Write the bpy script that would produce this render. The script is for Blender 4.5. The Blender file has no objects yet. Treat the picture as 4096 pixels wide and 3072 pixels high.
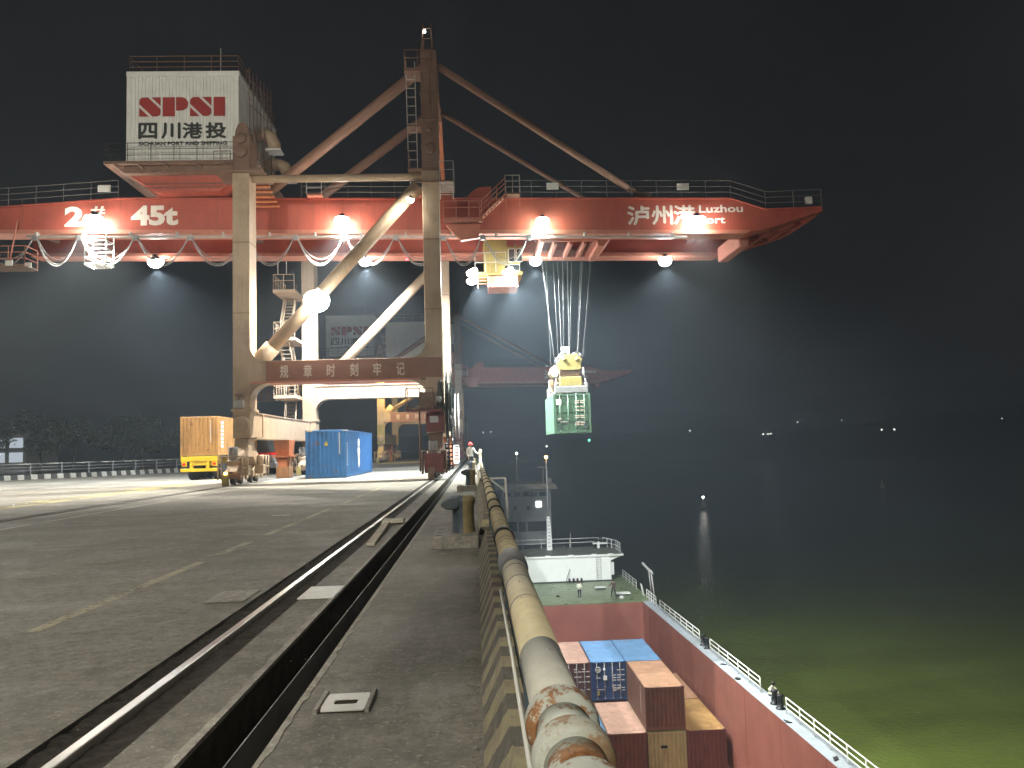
import bpy, bmesh, math, random
from mathutils import Vector, Matrix
random.seed(7)
R = math.radians
scene = bpy.context.scene
COL = scene.collection

# ------------------------------------------------------------------ camera, sky, exposure
YAW, PITCH, ROLL, CAM_H = .04715718, .07878697, .02975107, 1.55
def cam_axes():
    fw = Vector((math.sin(YAW)*math.cos(PITCH), math.cos(YAW)*math.cos(PITCH), math.sin(PITCH)))
    r = Vector((math.cos(YAW), -math.sin(YAW), 0)); u = r.cross(fw)
    c, s = math.cos(ROLL), math.sin(ROLL)
    return c*r - s*u, s*r + c*u, fw
_r, _u, _f = cam_axes()
cd = bpy.data.cameras.new('camera'); cam = bpy.data.objects.new('camera', cd); COL.objects.link(cam)
cam.matrix_world = Matrix(((_r.x, _u.x, -_f.x, 0), (_r.y, _u.y, -_f.y, 0), (_r.z, _u.z, -_f.z, CAM_H), (0, 0, 0, 1)))
cd.sensor_width = 36; cd.lens = 36*3194/4096; cd.clip_start = .05; cd.clip_end = 6000
scene.camera = cam

w = bpy.data.worlds.new('World'); scene.world = w; w.use_nodes = True
nt = w.node_tree; nt.nodes.clear()
sky = nt.nodes.new('ShaderNodeTexSky'); sky.sky_type = 'NISHITA'; sky.sun_disc = False
sky.sun_elevation = R(-8); sky.sun_rotation = R(200); sky.altitude = 250; sky.dust_density = 4
mixw = nt.nodes.new('ShaderNodeMix'); mixw.data_type = 'RGBA'; mixw.inputs[0].default_value = .85
nt.links.new(sky.outputs[0], mixw.inputs[6]); mixw.inputs[7].default_value = (.165, .165, .185, 1)   # town glow on a low cloud deck
bg = nt.nodes.new('ShaderNodeBackground'); bg.inputs[1].default_value = .066
out = nt.nodes.new('ShaderNodeOutputWorld')
nt.links.new(mixw.outputs[2], bg.inputs[0]); nt.links.new(bg.outputs[0], out.inputs[0])

vs = scene.view_settings; vs.view_transform = 'Standard'; vs.look = 'None'; vs.exposure = 0; vs.gamma = 1; vs.use_curve_mapping = False
cy = scene.cycles
cy.use_denoising = True
try: cy.denoiser = 'OPENIMAGEDENOISE'
except Exception: pass
cy.max_bounces = 5; cy.diffuse_bounces = 3; cy.glossy_bounces = 3; cy.transmission_bounces = 3; cy.volume_bounces = 0; cy.transparent_max_bounces = 8
cy.sample_clamp_indirect = 4; cy.sample_clamp_direct = 0; cy.use_light_tree = True; cy.caustics_reflective = False; cy.caustics_refractive = False

# lamp strengths (watts) in one place
W_GIRDER, W_REAR, W_LEG_FILL, W_SMALL, W_CAB, W_MAST, W_BEHIND = 34000, 25000, 15000, 250, 24000, 12500, 3050
HAZE = .00095

# ------------------------------------------------------------------ helpers
ORI = {}
class MB:
    def __init__(self): self.v = []; self.f = []; self.s = []
    def add(self, vs, fs, smooth=False):
        n = len(self.v); self.v += [tuple(p) for p in vs]
        for f in fs: self.f.append(tuple(i+n for i in f)); self.s.append(smooth)
        return self
    def box(self, a, b):
        x0, y0, z0 = (min(a[i], b[i]) for i in range(3)); x1, y1, z1 = (max(a[i], b[i]) for i in range(3))
        return self.add([(x0,y0,z0),(x1,y0,z0),(x1,y1,z0),(x0,y1,z0),(x0,y0,z1),(x1,y0,z1),(x1,y1,z1),(x0,y1,z1)],
            [(0,3,2,1),(4,5,6,7),(0,1,5,4),(1,2,6,5),(2,3,7,6),(3,0,4,7)])
    def hexa(self, lo, hi):   # 4 lower + 4 upper corners, counter clockwise seen from above
        return self.add(list(lo)+list(hi), [(0,3,2,1),(4,5,6,7),(0,1,5,4),(1,2,6,5),(2,3,7,6),(3,0,4,7)])
    def beam(self, p, q, wx, wz, up=(0,0,1)):   # rectangular bar between two points
        p = Vector(p); q = Vector(q); d = (q-p).normalized(); up = Vector(up)
        if abs(d.dot(up)) > .98: up = Vector((0,1,0))
        s = d.cross(up).normalized(); t = s.cross(d)
        c = []
        for o in (p, q):
            for a, b in ((-1,-1),(1,-1),(1,1),(-1,1)): c.append(o + s*(a*wx/2) + t*(b*wz/2))
        return self.add(c, [(0,3,2,1),(4,5,6,7),(0,1,5,4),(1,2,6,5),(2,3,7,6),(3,0,4,7)])
    def tube(self, p, q, r, n=8, r2=None, caps=True):
        p = Vector(p); q = Vector(q); d = (q-p)
        if d.length < 1e-6: return self
        d.normalize(); up = Vector((0,0,1)) if abs(d.z) < .95 else Vector((0,1,0))
        s = d.cross(up).normalized(); t = s.cross(d); r2 = r if r2 is None else r2
        a = [p + (s*math.cos(2*math.pi*i/n) + t*math.sin(2*math.pi*i/n))*r for i in range(n)]
        b = [q + (s*math.cos(2*math.pi*i/n) + t*math.sin(2*math.pi*i/n))*r2 for i in range(n)]
        k = len(self.v); self.v += [tuple(x) for x in a+b]
        for i in range(n): self.f.append((k+i, k+(i+1)%n, k+n+(i+1)%n, k+n+i)); self.s.append(n > 5)
        if caps:
            self.f.append(tuple(k+i for i in reversed(range(n)))); self.s.append(False)
            self.f.append(tuple(k+n+i for i in range(n))); self.s.append(False)
        return self
    def path(self, pts, r, n=6, closed=False):
        pts = [Vector(p) for p in pts]; k = len(self.v); m = len(pts); pt = None
        for i, p in enumerate(pts):
            d = (pts[min(i+1, m-1)] - pts[max(i-1, 0)]).normalized()
            up = Vector((0,0,1)) if abs(d.z) < .98 else (pt or Vector((0,1,0)))
            s = d.cross(up).normalized(); t = s.cross(d); pt = t
            for j in range(n):
                a = 2*math.pi*j/n; self.v.append(tuple(p + (s*math.cos(a) + t*math.sin(a))*r))
        for i in range(m-1):
            for j in range(n):
                self.f.append((k+i*n+j, k+i*n+(j+1)%n, k+(i+1)*n+(j+1)%n, k+(i+1)*n+j)); self.s.append(True)
        self.f.append(tuple(k+j for j in reversed(range(n)))); self.s.append(False)
        self.f.append(tuple(k+(m-1)*n+j for j in range(n))); self.s.append(False)
        return self
    def lathe(self, prof, c=(0,0,0), axis='z', n=16, smooth=True):   # prof: (radius, height)
        k = len(self.v)
        for r, h in prof:
            for j in range(n):
                a = 2*math.pi*j/n; x, y = r*math.cos(a), r*math.sin(a)
                p = (x, y, h) if axis == 'z' else ((h, x, y) if axis == 'x' else (y, h, x))
                self.v.append((c[0]+p[0], c[1]+p[1], c[2]+p[2]))
        for i in range(len(prof)-1):
            for j in range(n):
                self.f.append((k+i*n+j, k+i*n+(j+1)%n, k+(i+1)*n+(j+1)%n, k+(i+1)*n+j)); self.s.append(smooth)
        if prof[0][0] > 1e-6: self.f.append(tuple(k+j for j in reversed(range(n)))); self.s.append(False)
        if prof[-1][0] > 1e-6: self.f.append(tuple(k+(len(prof)-1)*n+j for j in range(n))); self.s.append(False)
        return self
    def prism(self, poly, axis, a, b):   # 2-D polygon swept along an axis: 'y': poly=(x,z); 'x': poly=(y,z); 'z': poly=(x,y)
        def P(p, h): return (p[0], h, p[1]) if axis == 'y' else ((h, p[0], p[1]) if axis == 'x' else (p[0], p[1], h))
        n = len(poly); v = [P(p, a) for p in poly] + [P(p, b) for p in poly]
        f = [tuple(range(n)), tuple(reversed(range(n, 2*n)))] + [((i+1)%n, i, n+i, n+(i+1)%n) for i in range(n)]
        return self.add(v, f)
    def mesh(self, name, o=(0,0,0)):
        me = bpy.data.meshes.new(name)
        me.from_pydata([(x-o[0], y-o[1], z-o[2]) for x, y, z in self.v], [], self.f)
        me.polygons.foreach_set('use_smooth', self.s)
        bm = bmesh.new(); bm.from_mesh(me); bmesh.ops.recalc_face_normals(bm, faces=bm.faces); bm.to_mesh(me); bm.free()
        me.update(); return me
    def split(self, name, m, parent=None, bevel=0):   # every separate piece becomes a part of its own
        par = list(range(len(self.v)))
        def find(i):
            while par[i] != i: par[i] = par[par[i]]; i = par[i]
            return i
        for f in self.f:
            for i in f[1:]: par[find(i)] = find(f[0])
        groups = {}
        for f, s in zip(self.f, self.s): groups.setdefault(find(f[0]), []).append((f, s))
        out_ = []
        for fs in groups.values():
            ids = sorted({i for f, _ in fs for i in f}); mp = {i: k for k, i in enumerate(ids)}; q = MB(); q.v = [self.v[i] for i in ids]
            q.f = [tuple(mp[i] for i in f) for f, _ in fs]; q.s = [s for _, s in fs]; out_.append(q.build(name, m, parent, bevel))
        return out_[0]
    def build(self, name, m, parent=None, bevel=0):
        o = (0,0,0) if parent is None else ORI.get(parent.name, (0,0,0))
        me = self.mesh(name, o); me.materials.append(M[m] if isinstance(m, str) else m)
        ob = bpy.data.objects.new(name, me); COL.objects.link(ob)
        if parent is not None: ob.parent = parent; ORI[ob.name] = o
        if bevel:
            b = ob.modifiers.new('bevel', 'BEVEL'); b.width = bevel; b.segments = 2; b.limit_method = 'ANGLE'
        return ob
def tag(o, label=None, cat=None, group=None, kind=None):
    if label: o['label'] = label
    if cat: o['category'] = cat
    if group: o['group'] = group
    if kind: o['kind'] = kind
    return o
def thing(name, loc, label, cat, group=None):
    o = bpy.data.objects.new(name, None); COL.objects.link(o); o.location = loc; o.empty_display_size = .3
    ORI[o.name] = tuple(loc); return tag(o, label, cat, group)
def place(mesh, name, parent, loc, m=None, rot=None, scale=None):   # another piece that shares mesh data
    o = bpy.data.objects.new(name, mesh); COL.objects.link(o)
    if parent is not None:
        a = ORI.get(parent.name, (0,0,0)); o.parent = parent; ORI[o.name] = a
        o.location = (loc[0]-a[0], loc[1]-a[1], loc[2]-a[2])
    else: o.location = loc
    if rot: o.rotation_euler = rot
    if scale: o.scale = scale
    return o
def copy_tree(o, parent=None, skip=()):
    c = o.copy(); COL.objects.link(c); c.parent = parent
    for ch in list(o.children):
        if ch.name.split('.')[0] in skip: continue
        copy_tree(ch, c, skip)
    return c
def railing(mb, pts, h=1.05, rails=(1, .55), r=.022, step=1.6, n=5):
    pts = [Vector(p) for p in pts]
    for a, b in zip(pts, pts[1:]):
        for k in rails: mb.tube(a+Vector((0,0,h*k)), b+Vector((0,0,h*k)), r, n)
        m = max(1, round((b-a).length/step))
        for i in range(m+1):
            p = a.lerp(b, i/m); mb.tube(p, p+Vector((0,0,h)), r, n)
    return mb

# ------------------------------------------------------------------ materials
M = {}
def mat(name, col, rough=.6, metal=0, var=.3, scale=2.0, streak=.0, dirt=(.09,.07,.05), dirt_amt=0., dirt_scale=.8, bump=.0, bump_scale=30, rust=0., spec=.4, noise_vec=None):
    m = bpy.data.materials.new(name); m.use_nodes = True; t = m.node_tree; N = t.nodes; L = t.links; N.clear()
    o = N.new('ShaderNodeOutputMaterial'); b = N.new('ShaderNodeBsdfPrincipled'); L.new(b.outputs[0], o.inputs[0])
    tc = N.new('ShaderNodeTexCoord')
    def noise(sc, det=6, ro=.6, vec=(1,1,1)):
        mp = N.new('ShaderNodeMapping'); mp.inputs['Scale'].default_value = vec; L.new(tc.outputs['Object'], mp.inputs[0])
        n = N.new('ShaderNodeTexNoise'); n.inputs['Scale'].default_value = sc; n.inputs['Detail'].default_value = det; n.inputs['Roughness'].default_value = ro
        L.new(mp.outputs[0], n.inputs[0]); return n.outputs[0]
    def ramp(src, a, b2, c0=(0,0,0,1), c1=(1,1,1,1)):
        r = N.new('ShaderNodeValToRGB'); r.color_ramp.elements[0].position = a; r.color_ramp.elements[1].position = b2
        r.color_ramp.elements[0].color = c0; r.color_ramp.elements[1].color = c1; L.new(src, r.inputs[0]); return r.outputs[0]
    def mix(fac, a, c):
        x = N.new('ShaderNodeMix'); x.data_type = 'RGBA'
        if isinstance(fac, float): x.inputs[0].default_value = fac
        else: L.new(fac, x.inputs[0])
        for i, s in ((6, a), (7, c)):
            if isinstance(s, tuple): x.inputs[i].default_value = (*s[:3], 1)
            else: L.new(s, x.inputs[i])
        return x.outputs[2]
    lo = tuple(c*(1-var) for c in col); hi = tuple(min(1, c*(1+var*.6)) for c in col)
    c = ramp(noise(scale, vec=noise_vec or (1,1,1)), .3, .72, (*lo, 1), (*hi, 1))
    if streak: c = mix(ramp(noise(3.0, 5, .7, (2.2,2.2,.18)), .52, .78, (0,0,0,1), (streak,)*3+(1,)), c, tuple(x*.45 for x in col))
    if dirt_amt: c = mix(ramp(noise(dirt_scale, 8, .7), .5, .72, (0,0,0,1), (dirt_amt,)*3+(1,)), c, dirt)
    if rust: c = mix(ramp(noise(1.7, 10, .75), .62-.18*rust, .66-.12*rust), c, (.17,.065,.022))
    L.new(c, b.inputs['Base Color'])
    rr = ramp(noise(scale*2.3), .3, .7, (max(0,rough-.12),)*3+(1,), (min(1,rough+.12),)*3+(1,)); L.new(rr, b.inputs['Roughness'])
    b.inputs['Metallic'].default_value = metal; b.inputs['Specular IOR Level'].default_value = spec
    if bump:
        bp = N.new('ShaderNodeBump'); bp.inputs['Strength'].default_value = bump; bp.inputs['Distance'].default_value = .02
        L.new(noise(bump_scale, 8, .7), bp.inputs['Height']); L.new(bp.outputs[0], b.inputs['Normal'])
    M[name] = m; return m
def emat(name, col, strength, sample=False):
    m = bpy.data.materials.new(name); m.use_nodes = True; t = m.node_tree; t.nodes.clear()
    o = t.nodes.new('ShaderNodeOutputMaterial'); e = t.nodes.new('ShaderNodeEmission'); e.inputs[0].default_value = (*col, 1); e.inputs[1].default_value = strength
    t.links.new(e.outputs[0], o.inputs[0]); m.cycles.emission_sampling = 'AUTO' if sample else 'NONE'; M[name] = m; return m

mat('cream', (.43,.325,.225), .5, var=.12, scale=.6, streak=.6, dirt_amt=.5, dirt=(.2,.13,.08), dirt_scale=.5)
mat('panel_brown', (.23,.105,.07), .55, var=.12, streak=.25)
mat('girder_red', (.42,.092,.06), .5, var=.14, scale=.5, streak=.6, dirt_amt=.5, dirt=(.22,.06,.045), dirt_scale=.6)
mat('girder_dark', (.2,.1,.08), .6, var=.2)
mat('flange_pink', (.5,.2,.14), .55, var=.15)
mat('brown_steel', (.2,.12,.085), .6, var=.25, dirt_amt=.4)
mat('grey_steel', (.3,.3,.3), .45, .3, var=.2)
mat('dark_steel', (.035,.033,.03), .55, .2, var=.4)
mat('rail_dark', (.15,.14,.135), .5, .1, var=.2)
mat('rail_grey', (.42,.4,.38), .5, .1, var=.2)
mat('white_metal', (.72,.72,.68), .45, var=.08, streak=.3, dirt_amt=.2)
mat('house_white', (.8,.81,.78), .5, var=.06, streak=.35, dirt_amt=.2, dirt=(.3,.27,.22))
mat('stay_brown', (.25,.145,.105), .55, var=.15, streak=.2)
mat('trench_dark', (.06,.051,.038), .95, var=.4, scale=6, bump=.4, spec=.05)
mat('dim_paint', (.4,.41,.4), .6, var=.15, streak=.3)
mat('logo_red', (.36,.035,.03), .6, var=.15)
mat('ink', (.03,.035,.03), .6, var=.2)
mat('letter_white', (.8,.77,.7), .6, var=.1)
mat('letter_pale', (.62,.5,.42), .6, var=.12)
mat('cable', (.3,.3,.3), .5, var=.2)
mat('black_rubber', (.02,.02,.02), .6, var=.4, bump=.3)
mat('yellow_machine', (.34,.28,.09), .5, var=.2, streak=.4, dirt_amt=.4)
mat('yellow_paint', (.72,.48,.02), .45, var=.15, dirt_amt=.3)
mat('orange_steel', (.5,.17,.07), .55, var=.2, streak=.3)
mat('wood', (.33,.16,.07), .8, var=.35, noise_vec=(6,6,.5), bump=.3)
mat('plank', (.5,.46,.38), .8, var=.25, noise_vec=(8,1,8), bump=.3)
mat('maroon', (.16,.03,.03), .55, var=.2, dirt_amt=.3)
mat('helmet_red', (.75,.008,.008), .3, var=.05)
mat('skin', (.5,.3,.2), .5, var=.08)
mat('hair', (.015,.012,.01), .6)
mat('glass_dark', (.03,.04,.045), .08, var=.2, spec=.8)
mat('tyre', (.025,.025,.025), .8, var=.4, bump=.3)
mat('ship_red', (.255,.092,.066), .6, var=.14, scale=.5, streak=.3, dirt_amt=.3, dirt=(.15,.06,.045), dirt_scale=.35, rust=.0)
mat('ship_green', (.155,.2,.095), .35, var=.25, scale=.4, dirt_amt=.5, dirt=(.12,.14,.08), dirt_scale=.9)
mat('ship_white', (.78,.79,.74), .5, var=.05, scale=.3, streak=.12, dirt_amt=.1, dirt=(.4,.4,.36))
mat('ship_blue', (.33,.37,.4), .5, var=.15, dirt_amt=.3)
mat('ship_hull', (.06,.07,.08), .5, var=.3)
mat('deck_grey', (.12,.13,.1), .5, var=.35, scale=1.2, dirt_amt=.5)
mat('black_steel', (.012,.013,.014), .45, var=.4)
mat('blue_grey', (.1,.14,.17), .5, var=.3, rust=.35)
mat('bollard_yellow', (.22,.18,.09), .6, var=.3, scale=5, dirt_amt=.7, dirt=(.16,.12,.06), dirt_scale=3, bump=.2)
mat('bollard_blue', (.055,.075,.095), .55, var=.35, scale=6, dirt_amt=.5, dirt_scale=3, bump=.25)
mat('leaf', (.045,.06,.03), .6, var=.4, scale=1)
mat('bark', (.07,.05,.035), .9, var=.3, bump=.5)
mat('kerb_white', (.5,.49,.44), .8, var=.3, dirt_amt=.5)
mat('kerb_dark', (.06,.06,.055), .8, var=.3)
mat('fence_grey', (.25,.26,.26), .5, var=.2)
mat('plate_steel', (.55,.55,.52), .6, .0, var=.2, scale=8, bump=.5, bump_scale=60, dirt_amt=.3, dirt_scale=4)
mat('rail_top', (.8,.79,.76), .38, .35, var=.05, scale=.6)
mat('grit_grey', (.2,.19,.16), .9, var=.5, scale=30)
mat('gravel_dirt', (.035,.03,.024), .95, var=.6, scale=18, bump=1., bump_scale=25)
mat('hill', (.02,.025,.025), .9, var=.3, scale=.02)
mat('plate_white', (.8,.8,.77), .55, var=.12, scale=9, dirt_amt=.25, dirt=(.4,.38,.34), dirt_scale=5, bump=.2)
mat('rope_grey', (.22,.22,.22), .6)
_b = M['rail_top'].node_tree; _p = [n for n in _b.nodes if n.type == 'BSDF_PRINCIPLED'][0]; _b.links.remove(_p.inputs['Roughness'].links[0]); _p.inputs['Roughness'].default_value = .3; _p.inputs['Metallic'].default_value = .85
emat('lens_white', (1,.98,.9), 60)
emat('lens_green', (.75,1,.85), 50)
emat('lens_small', (1,.95,.85), 40)
emat('red_light', (1,.05,.06), 12)
emat('amber_light', (1,.45,.12), 40)
emat('window_light', (.92,.95,1), 3.0)
emat('window_dim', (.8,.9,1), .55)
emat('far_light', (1,.97,.9), 15)
emat('green_light', (.1,1,.5), 8)

# ------------------------------------------------------------------ special materials
def node_mat(name):
    m = bpy.data.materials.new(name); m.use_nodes = True; t = m.node_tree; t.nodes.clear()
    o = t.nodes.new('ShaderNodeOutputMaterial'); b = t.nodes.new('ShaderNodeBsdfPrincipled'); t.links.new(b.outputs[0], o.inputs[0])
    tc = t.nodes.new('ShaderNodeTexCoord'); M[name] = m
    def N(tp, **kw):
        n = t.nodes.new(tp)
        for k, v in kw.items(): setattr(n, k, v)
        return n
    def noise(sc, vec=(1,1,1), det=8, ro=.65):
        mp = N('ShaderNodeMapping'); mp.inputs['Scale'].default_value = vec; t.links.new(tc.outputs['Object'], mp.inputs[0])
        n = N('ShaderNodeTexNoise'); n.inputs['Scale'].default_value = sc; n.inputs['Detail'].default_value = det; n.inputs['Roughness'].default_value = ro
        t.links.new(mp.outputs[0], n.inputs[0]); return n.outputs[0]
    def ramp(src, a, b2, c0, c1):
        r = N('ShaderNodeValToRGB'); e = r.color_ramp.elements; e[0].position = a; e[1].position = b2
        e[0].color = (*c0, 1) if isinstance(c0, tuple) else (c0,)*3+(1,); e[1].color = (*c1, 1) if isinstance(c1, tuple) else (c1,)*3+(1,)
        t.links.new(src, r.inputs[0]); return r.outputs[0]
    def mix(fac, a, c, mode='MIX'):
        x = N('ShaderNodeMix', data_type='RGBA', blend_type=mode)
        for i, s in ((0, fac), (6, a), (7, c)):
            if isinstance(s, (int, float)): x.inputs[i].default_value = s
            elif isinstance(s, tuple): x.inputs[i].default_value = (*s, 1)
            else: t.links.new(s, x.inputs[i])
        return x.outputs[2]
    def math_(op, a, b2=None):
        x = N('ShaderNodeMath', operation=op)
        for i, s in ((0, a), (1, b2)):
            if s is None: continue
            if isinstance(s, (int, float)): x.inputs[i].default_value = s
            else: t.links.new(s, x.inputs[i])
        return x.outputs[0]
    return m, t, b, o, tc, N, noise, ramp, mix, math_
def make_concrete(name, base, smear=True):
    m, t, b, o, tc, N, noise, ramp, mix, math_ = node_mat(name)
    lo = tuple(c*.68 for c in base); hi = tuple(c*1.45 for c in base)
    c = ramp(noise(.35, det=12, ro=.7), .36, .64, lo, hi)
    c = mix(ramp(noise(2.2, (1,1,1), 10, .75), .45, .7, 0., .55), c, tuple(x*.55 for x in base))
    if smear:
        c = mix(ramp(noise(1.1, (.22, 2.0, 1)), .5, .75, 0., .55), c, tuple(x*.5 for x in base))
        c = mix(ramp(noise(.9, (2.4, .12, 1)), .55, .74, 0., .5), c, tuple(x*.55 for x in base))
        c = mix(ramp(noise(1.3, (.3, 1.6, 1)), .62, .8, 0., .5), c, tuple(min(1, x*1.7) for x in base))
    c = mix(ramp(noise(9, det=12, ro=.8), .46, .6, 0., .7), c, tuple(x*.48 for x in base))
    c = mix(ramp(noise(26, det=4, ro=.7), .58, .66, 0., .75), c, tuple(min(1, x*2.1) for x in base))
    c = mix(ramp(noise(4.2, (1,.6,1), 10, .75), .52, .64, 0., .6), c, tuple(x*1.5 for x in base))
    c = mix(ramp(noise(.55, det=10, ro=.75), .6, .66, 0., .4), c, tuple(x*.5 for x in base))
    c = mix(ramp(noise(95, det=3), .62, .72, 0., .5), c, tuple(min(1, x*2.0) for x in base))
    c = mix(ramp(noise(40, det=3), .6, .7, 0., .6), c, tuple(x*.45 for x in base))
    t.links.new(c, b.inputs['Base Color'])
    t.links.new(ramp(noise(.8, (.4, 1, 1)), .35, .7, .62, .92), b.inputs['Roughness']); b.inputs['Specular IOR Level'].default_value = .35
    bp = N('ShaderNodeBump'); bp.inputs['Strength'].default_value = .35; bp.inputs['Distance'].default_value = .01
    t.links.new(noise(55, det=8), bp.inputs['Height']); t.links.new(bp.outputs[0], b.inputs['Normal'])
make_concrete('concrete', (.205,.196,.17))
make_concrete('concrete_pale', (.3,.285,.25), False)
def make_paint(name, col, wear):
    m, t, b, o, tc, N, noise, ramp, mix, math_ = node_mat(name)
    c = ramp(noise(3), .3, .7, tuple(x*.7 for x in col), col); t.links.new(c, b.inputs['Base Color']); b.inputs['Roughness'].default_value = .75
    tr = N('ShaderNodeBsdfTransparent'); ms = N('ShaderNodeMixShader')
    k = mix(.5, ramp(noise(.55), .4, .6, 0., 1.), ramp(noise(14, det=10, ro=.8), .4, .6, 0., 1.))
    t.links.new(ramp(k, wear-.12, wear+.12, 0., 1.), ms.inputs[0]); t.links.new(tr.outputs[0], ms.inputs[1]); t.links.new(b.outputs[0], ms.inputs[2]); t.links.new(ms.outputs[0], o.inputs[0])
make_paint('line_yellow', (.45,.41,.29), .32); make_paint('line_white', (.55,.53,.46), .3); make_paint('headlight_yellow', (.55,.48,.2), .52)  # the last one colours the painted headlight beam
def make_stripe():
    m, t, b, o, tc, N, noise, ramp, mix, math_ = node_mat('stripe_wall')
    sp = N('ShaderNodeSeparateXYZ'); t.links.new(tc.outputs['Object'], sp.inputs[0])
    k = math_('ADD', sp.outputs[1], math_('MULTIPLY', sp.outputs[2], 1.3))
    k = math_('ADD', k, math_('MULTIPLY', noise(9), .12)); k = math_('FRACT', math_('MULTIPLY', k, 1/.46))
    st = math_('GREATER_THAN', k, .5)
    yel = ramp(noise(5), .35, .7, (.26,.23,.15), (.46,.41,.25)); dk = ramp(noise(5), .35, .7, (.1,.095,.08), (.17,.16,.135))
    c = mix(st, yel, dk); c = mix(ramp(noise(16, (1, .4, .7), 10, .8), .52, .6, 0., .8), c, (.24,.225,.185)); c = mix(ramp(noise(2.5), .55, .75, 0., .5), c, (.1,.09,.07))
    t.links.new(c, b.inputs['Base Color']); b.inputs['Roughness'].default_value = .85
    bp = N('ShaderNodeBump'); bp.inputs['Strength'].default_value = .5; bp.inputs['Distance'].default_value = .01
    t.links.new(noise(40), bp.inputs['Height']); t.links.new(bp.outputs[0], b.inputs['Normal'])
make_stripe()
def make_pipe(name, col, chip, rust):
    m, t, b, o, tc, N, noise, ramp, mix, math_ = node_mat(name)
    c = ramp(noise(4), .3, .7, tuple(x*.8 for x in col), tuple(min(1, x*1.12) for x in col))
    c = mix(ramp(noise(7, det=12, ro=.75), .6-.05*rust, .63-.05*rust, 0., 1. if rust else 0.), c, ramp(noise(20), .35, .65, (.2,.085,.03), (.42,.22,.1)))
    c = mix(ramp(noise(3.2), .56, .66, 0., .45 if rust else .2), c, (.5,.46,.32) if rust else (.3,.25,.16))
    c = mix(ramp(noise(22, (1,.35,1), 6, .7), .66, .69, 0., chip), c, (.045,.035,.025))
    c = mix(ramp(noise(70, det=2), .7, .74, 0., .6), c, (.1,.08,.05))
    t.links.new(c, b.inputs['Base Color']); t.links.new(ramp(noise(9), .3, .7, .45, .75), b.inputs['Roughness']); b.inputs['Specular IOR Level'].default_value = .4
    bp = N('ShaderNodeBump'); bp.inputs['Strength'].default_value = .6; bp.inputs['Distance'].default_value = .006
    t.links.new(noise(14, det=12, ro=.75), bp.inputs['Height']); t.links.new(bp.outputs[0], b.inputs['Normal'])
make_pipe('pipe_yellow', (.62,.55,.36), .8, 0); make_pipe('pipe_grey', (.62,.62,.54), .6, 0); make_pipe('pipe_blue', (.58,.62,.56), .5, 1.9)
make_pipe('pipe_dark', (.14,.15,.16), .6, .5)
def make_water():
    m, t, b, o, tc, N, noise, ramp, mix, math_ = node_mat('water')
    t.links.new(ramp(noise(.03), .3, .7, (.085,.11,.02), (.105,.135,.026)), b.inputs['Base Color']); b.inputs['Roughness'].default_value = .16
    b.inputs['Specular IOR Level'].default_value = .4; b.inputs['IOR'].default_value = 1.33
    bp = N('ShaderNodeBump'); bp.inputs['Strength'].default_value = .7; bp.inputs['Distance'].default_value = .15
    t.links.new(mix(.5, noise(.8, (1,.6,1), 6), noise(3.5, (1,.7,1), 4)), bp.inputs['Height']); t.links.new(bp.outputs[0], b.inputs['Normal'])
make_water()

# ------------------------------------------------------------------ quay and river
Y0, Y1 = -90, 420
prof = [(-150,0),(-12.86,0),(-12.86,-.05),(-12.34,-.05),(-12.34,0),(-2.43,0),(-2.43,-.08),(-1.92,-.08),(-1.92,0),(-1.55,0),(-1.55,-.3),(-1.15,-.3),(-1.15,0),(.34,0),(.34,-21.5)]
mb = MB(); mb.add([(x, Y0, z) for x, z in prof]+[(x, Y1, z) for x, z in prof], [(i, i+1, len(prof)+i+1, len(prof)+i) for i in range(len(prof)-1)])
tag(mb.build('quay_apron', 'concrete'), kind='structure')
tag(MB().add([(-150,420,-.02),(.34,420,-.02),(.34,1300,-.02),(-700,1300,-.02),(-700,-90,-.02),(-150,-90,-.02)], [(0,1,2,3,4,5)]).build('ground', 'hill'), kind='structure')
tag(MB().add([(.3,-90,-19.2),(1500,-90,-19.2),(1500,1500,-19.2),(.3,1500,-19.2)], [(0,1,2,3)]).build('river_water', 'water'), kind='structure')
# rail beds: packed dirt, uneven
def bed(x0, x1, z, name, y0, y1, step, amp):
    vs = []; fs = []; n = int((y1-y0)/step); xs = [x0+(x1-x0)*i/6 for i in range(7)]
    for j in range(n+1):
        for i, x in enumerate(xs): vs.append((x, y0+j*step, z+random.uniform(-amp, amp)+(.02 if i in (0,6) else 0)))
    for j in range(n):
        for i in range(6): a = j*7+i; fs.append((a, a+1, a+8, a+7))
    return tag(MB().add(vs, fs).build(name, 'gravel_dirt'), 'loose dark dirt packed beside the sunken crane rail', 'dirt', kind='stuff')
bed(-2.44, -1.91, -.045, 'rail_bed_dirt', -2, 60, .09, .014)
bed(-12.87, -12.33, -.03, 'rail_bed_dirt', 10, 90, .3, .008)
tag(MB().box((-1.55,-20,-.296),(-1.15,200,-.29)).build('trench_floor', 'trench_dark'), kind='structure')
r = thing('crane_rail', (-2.2,20,0), 'polished steel crane rail in the dirt channel nearest the water', 'rail', 'crane rails')
MB().box((-2.236,-20,-.07),(-2.164,200,.012)).build('rail_head', 'rail_top', r, .008); MB().box((-2.29,-20,-.079),(-2.11,200,-.06)).build('rail_foot', 'dark_steel', r)
r = thing('crane_rail', (-12.6,40,0), 'dull crane rail running under the left crane legs', 'rail', 'crane rails')
MB().box((-12.636,-20,-.045),(-12.564,200,.008)).build('rail_head', 'grey_steel', r); MB().box((-12.69,-20,-.049),(-12.51,200,-.04)).build('rail_foot', 'dark_steel', r)
r = thing('cable_trench', (-1.35,20,0), 'narrow open cable trench with pale chipped edges beside the crane rail', 'trench')
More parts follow.
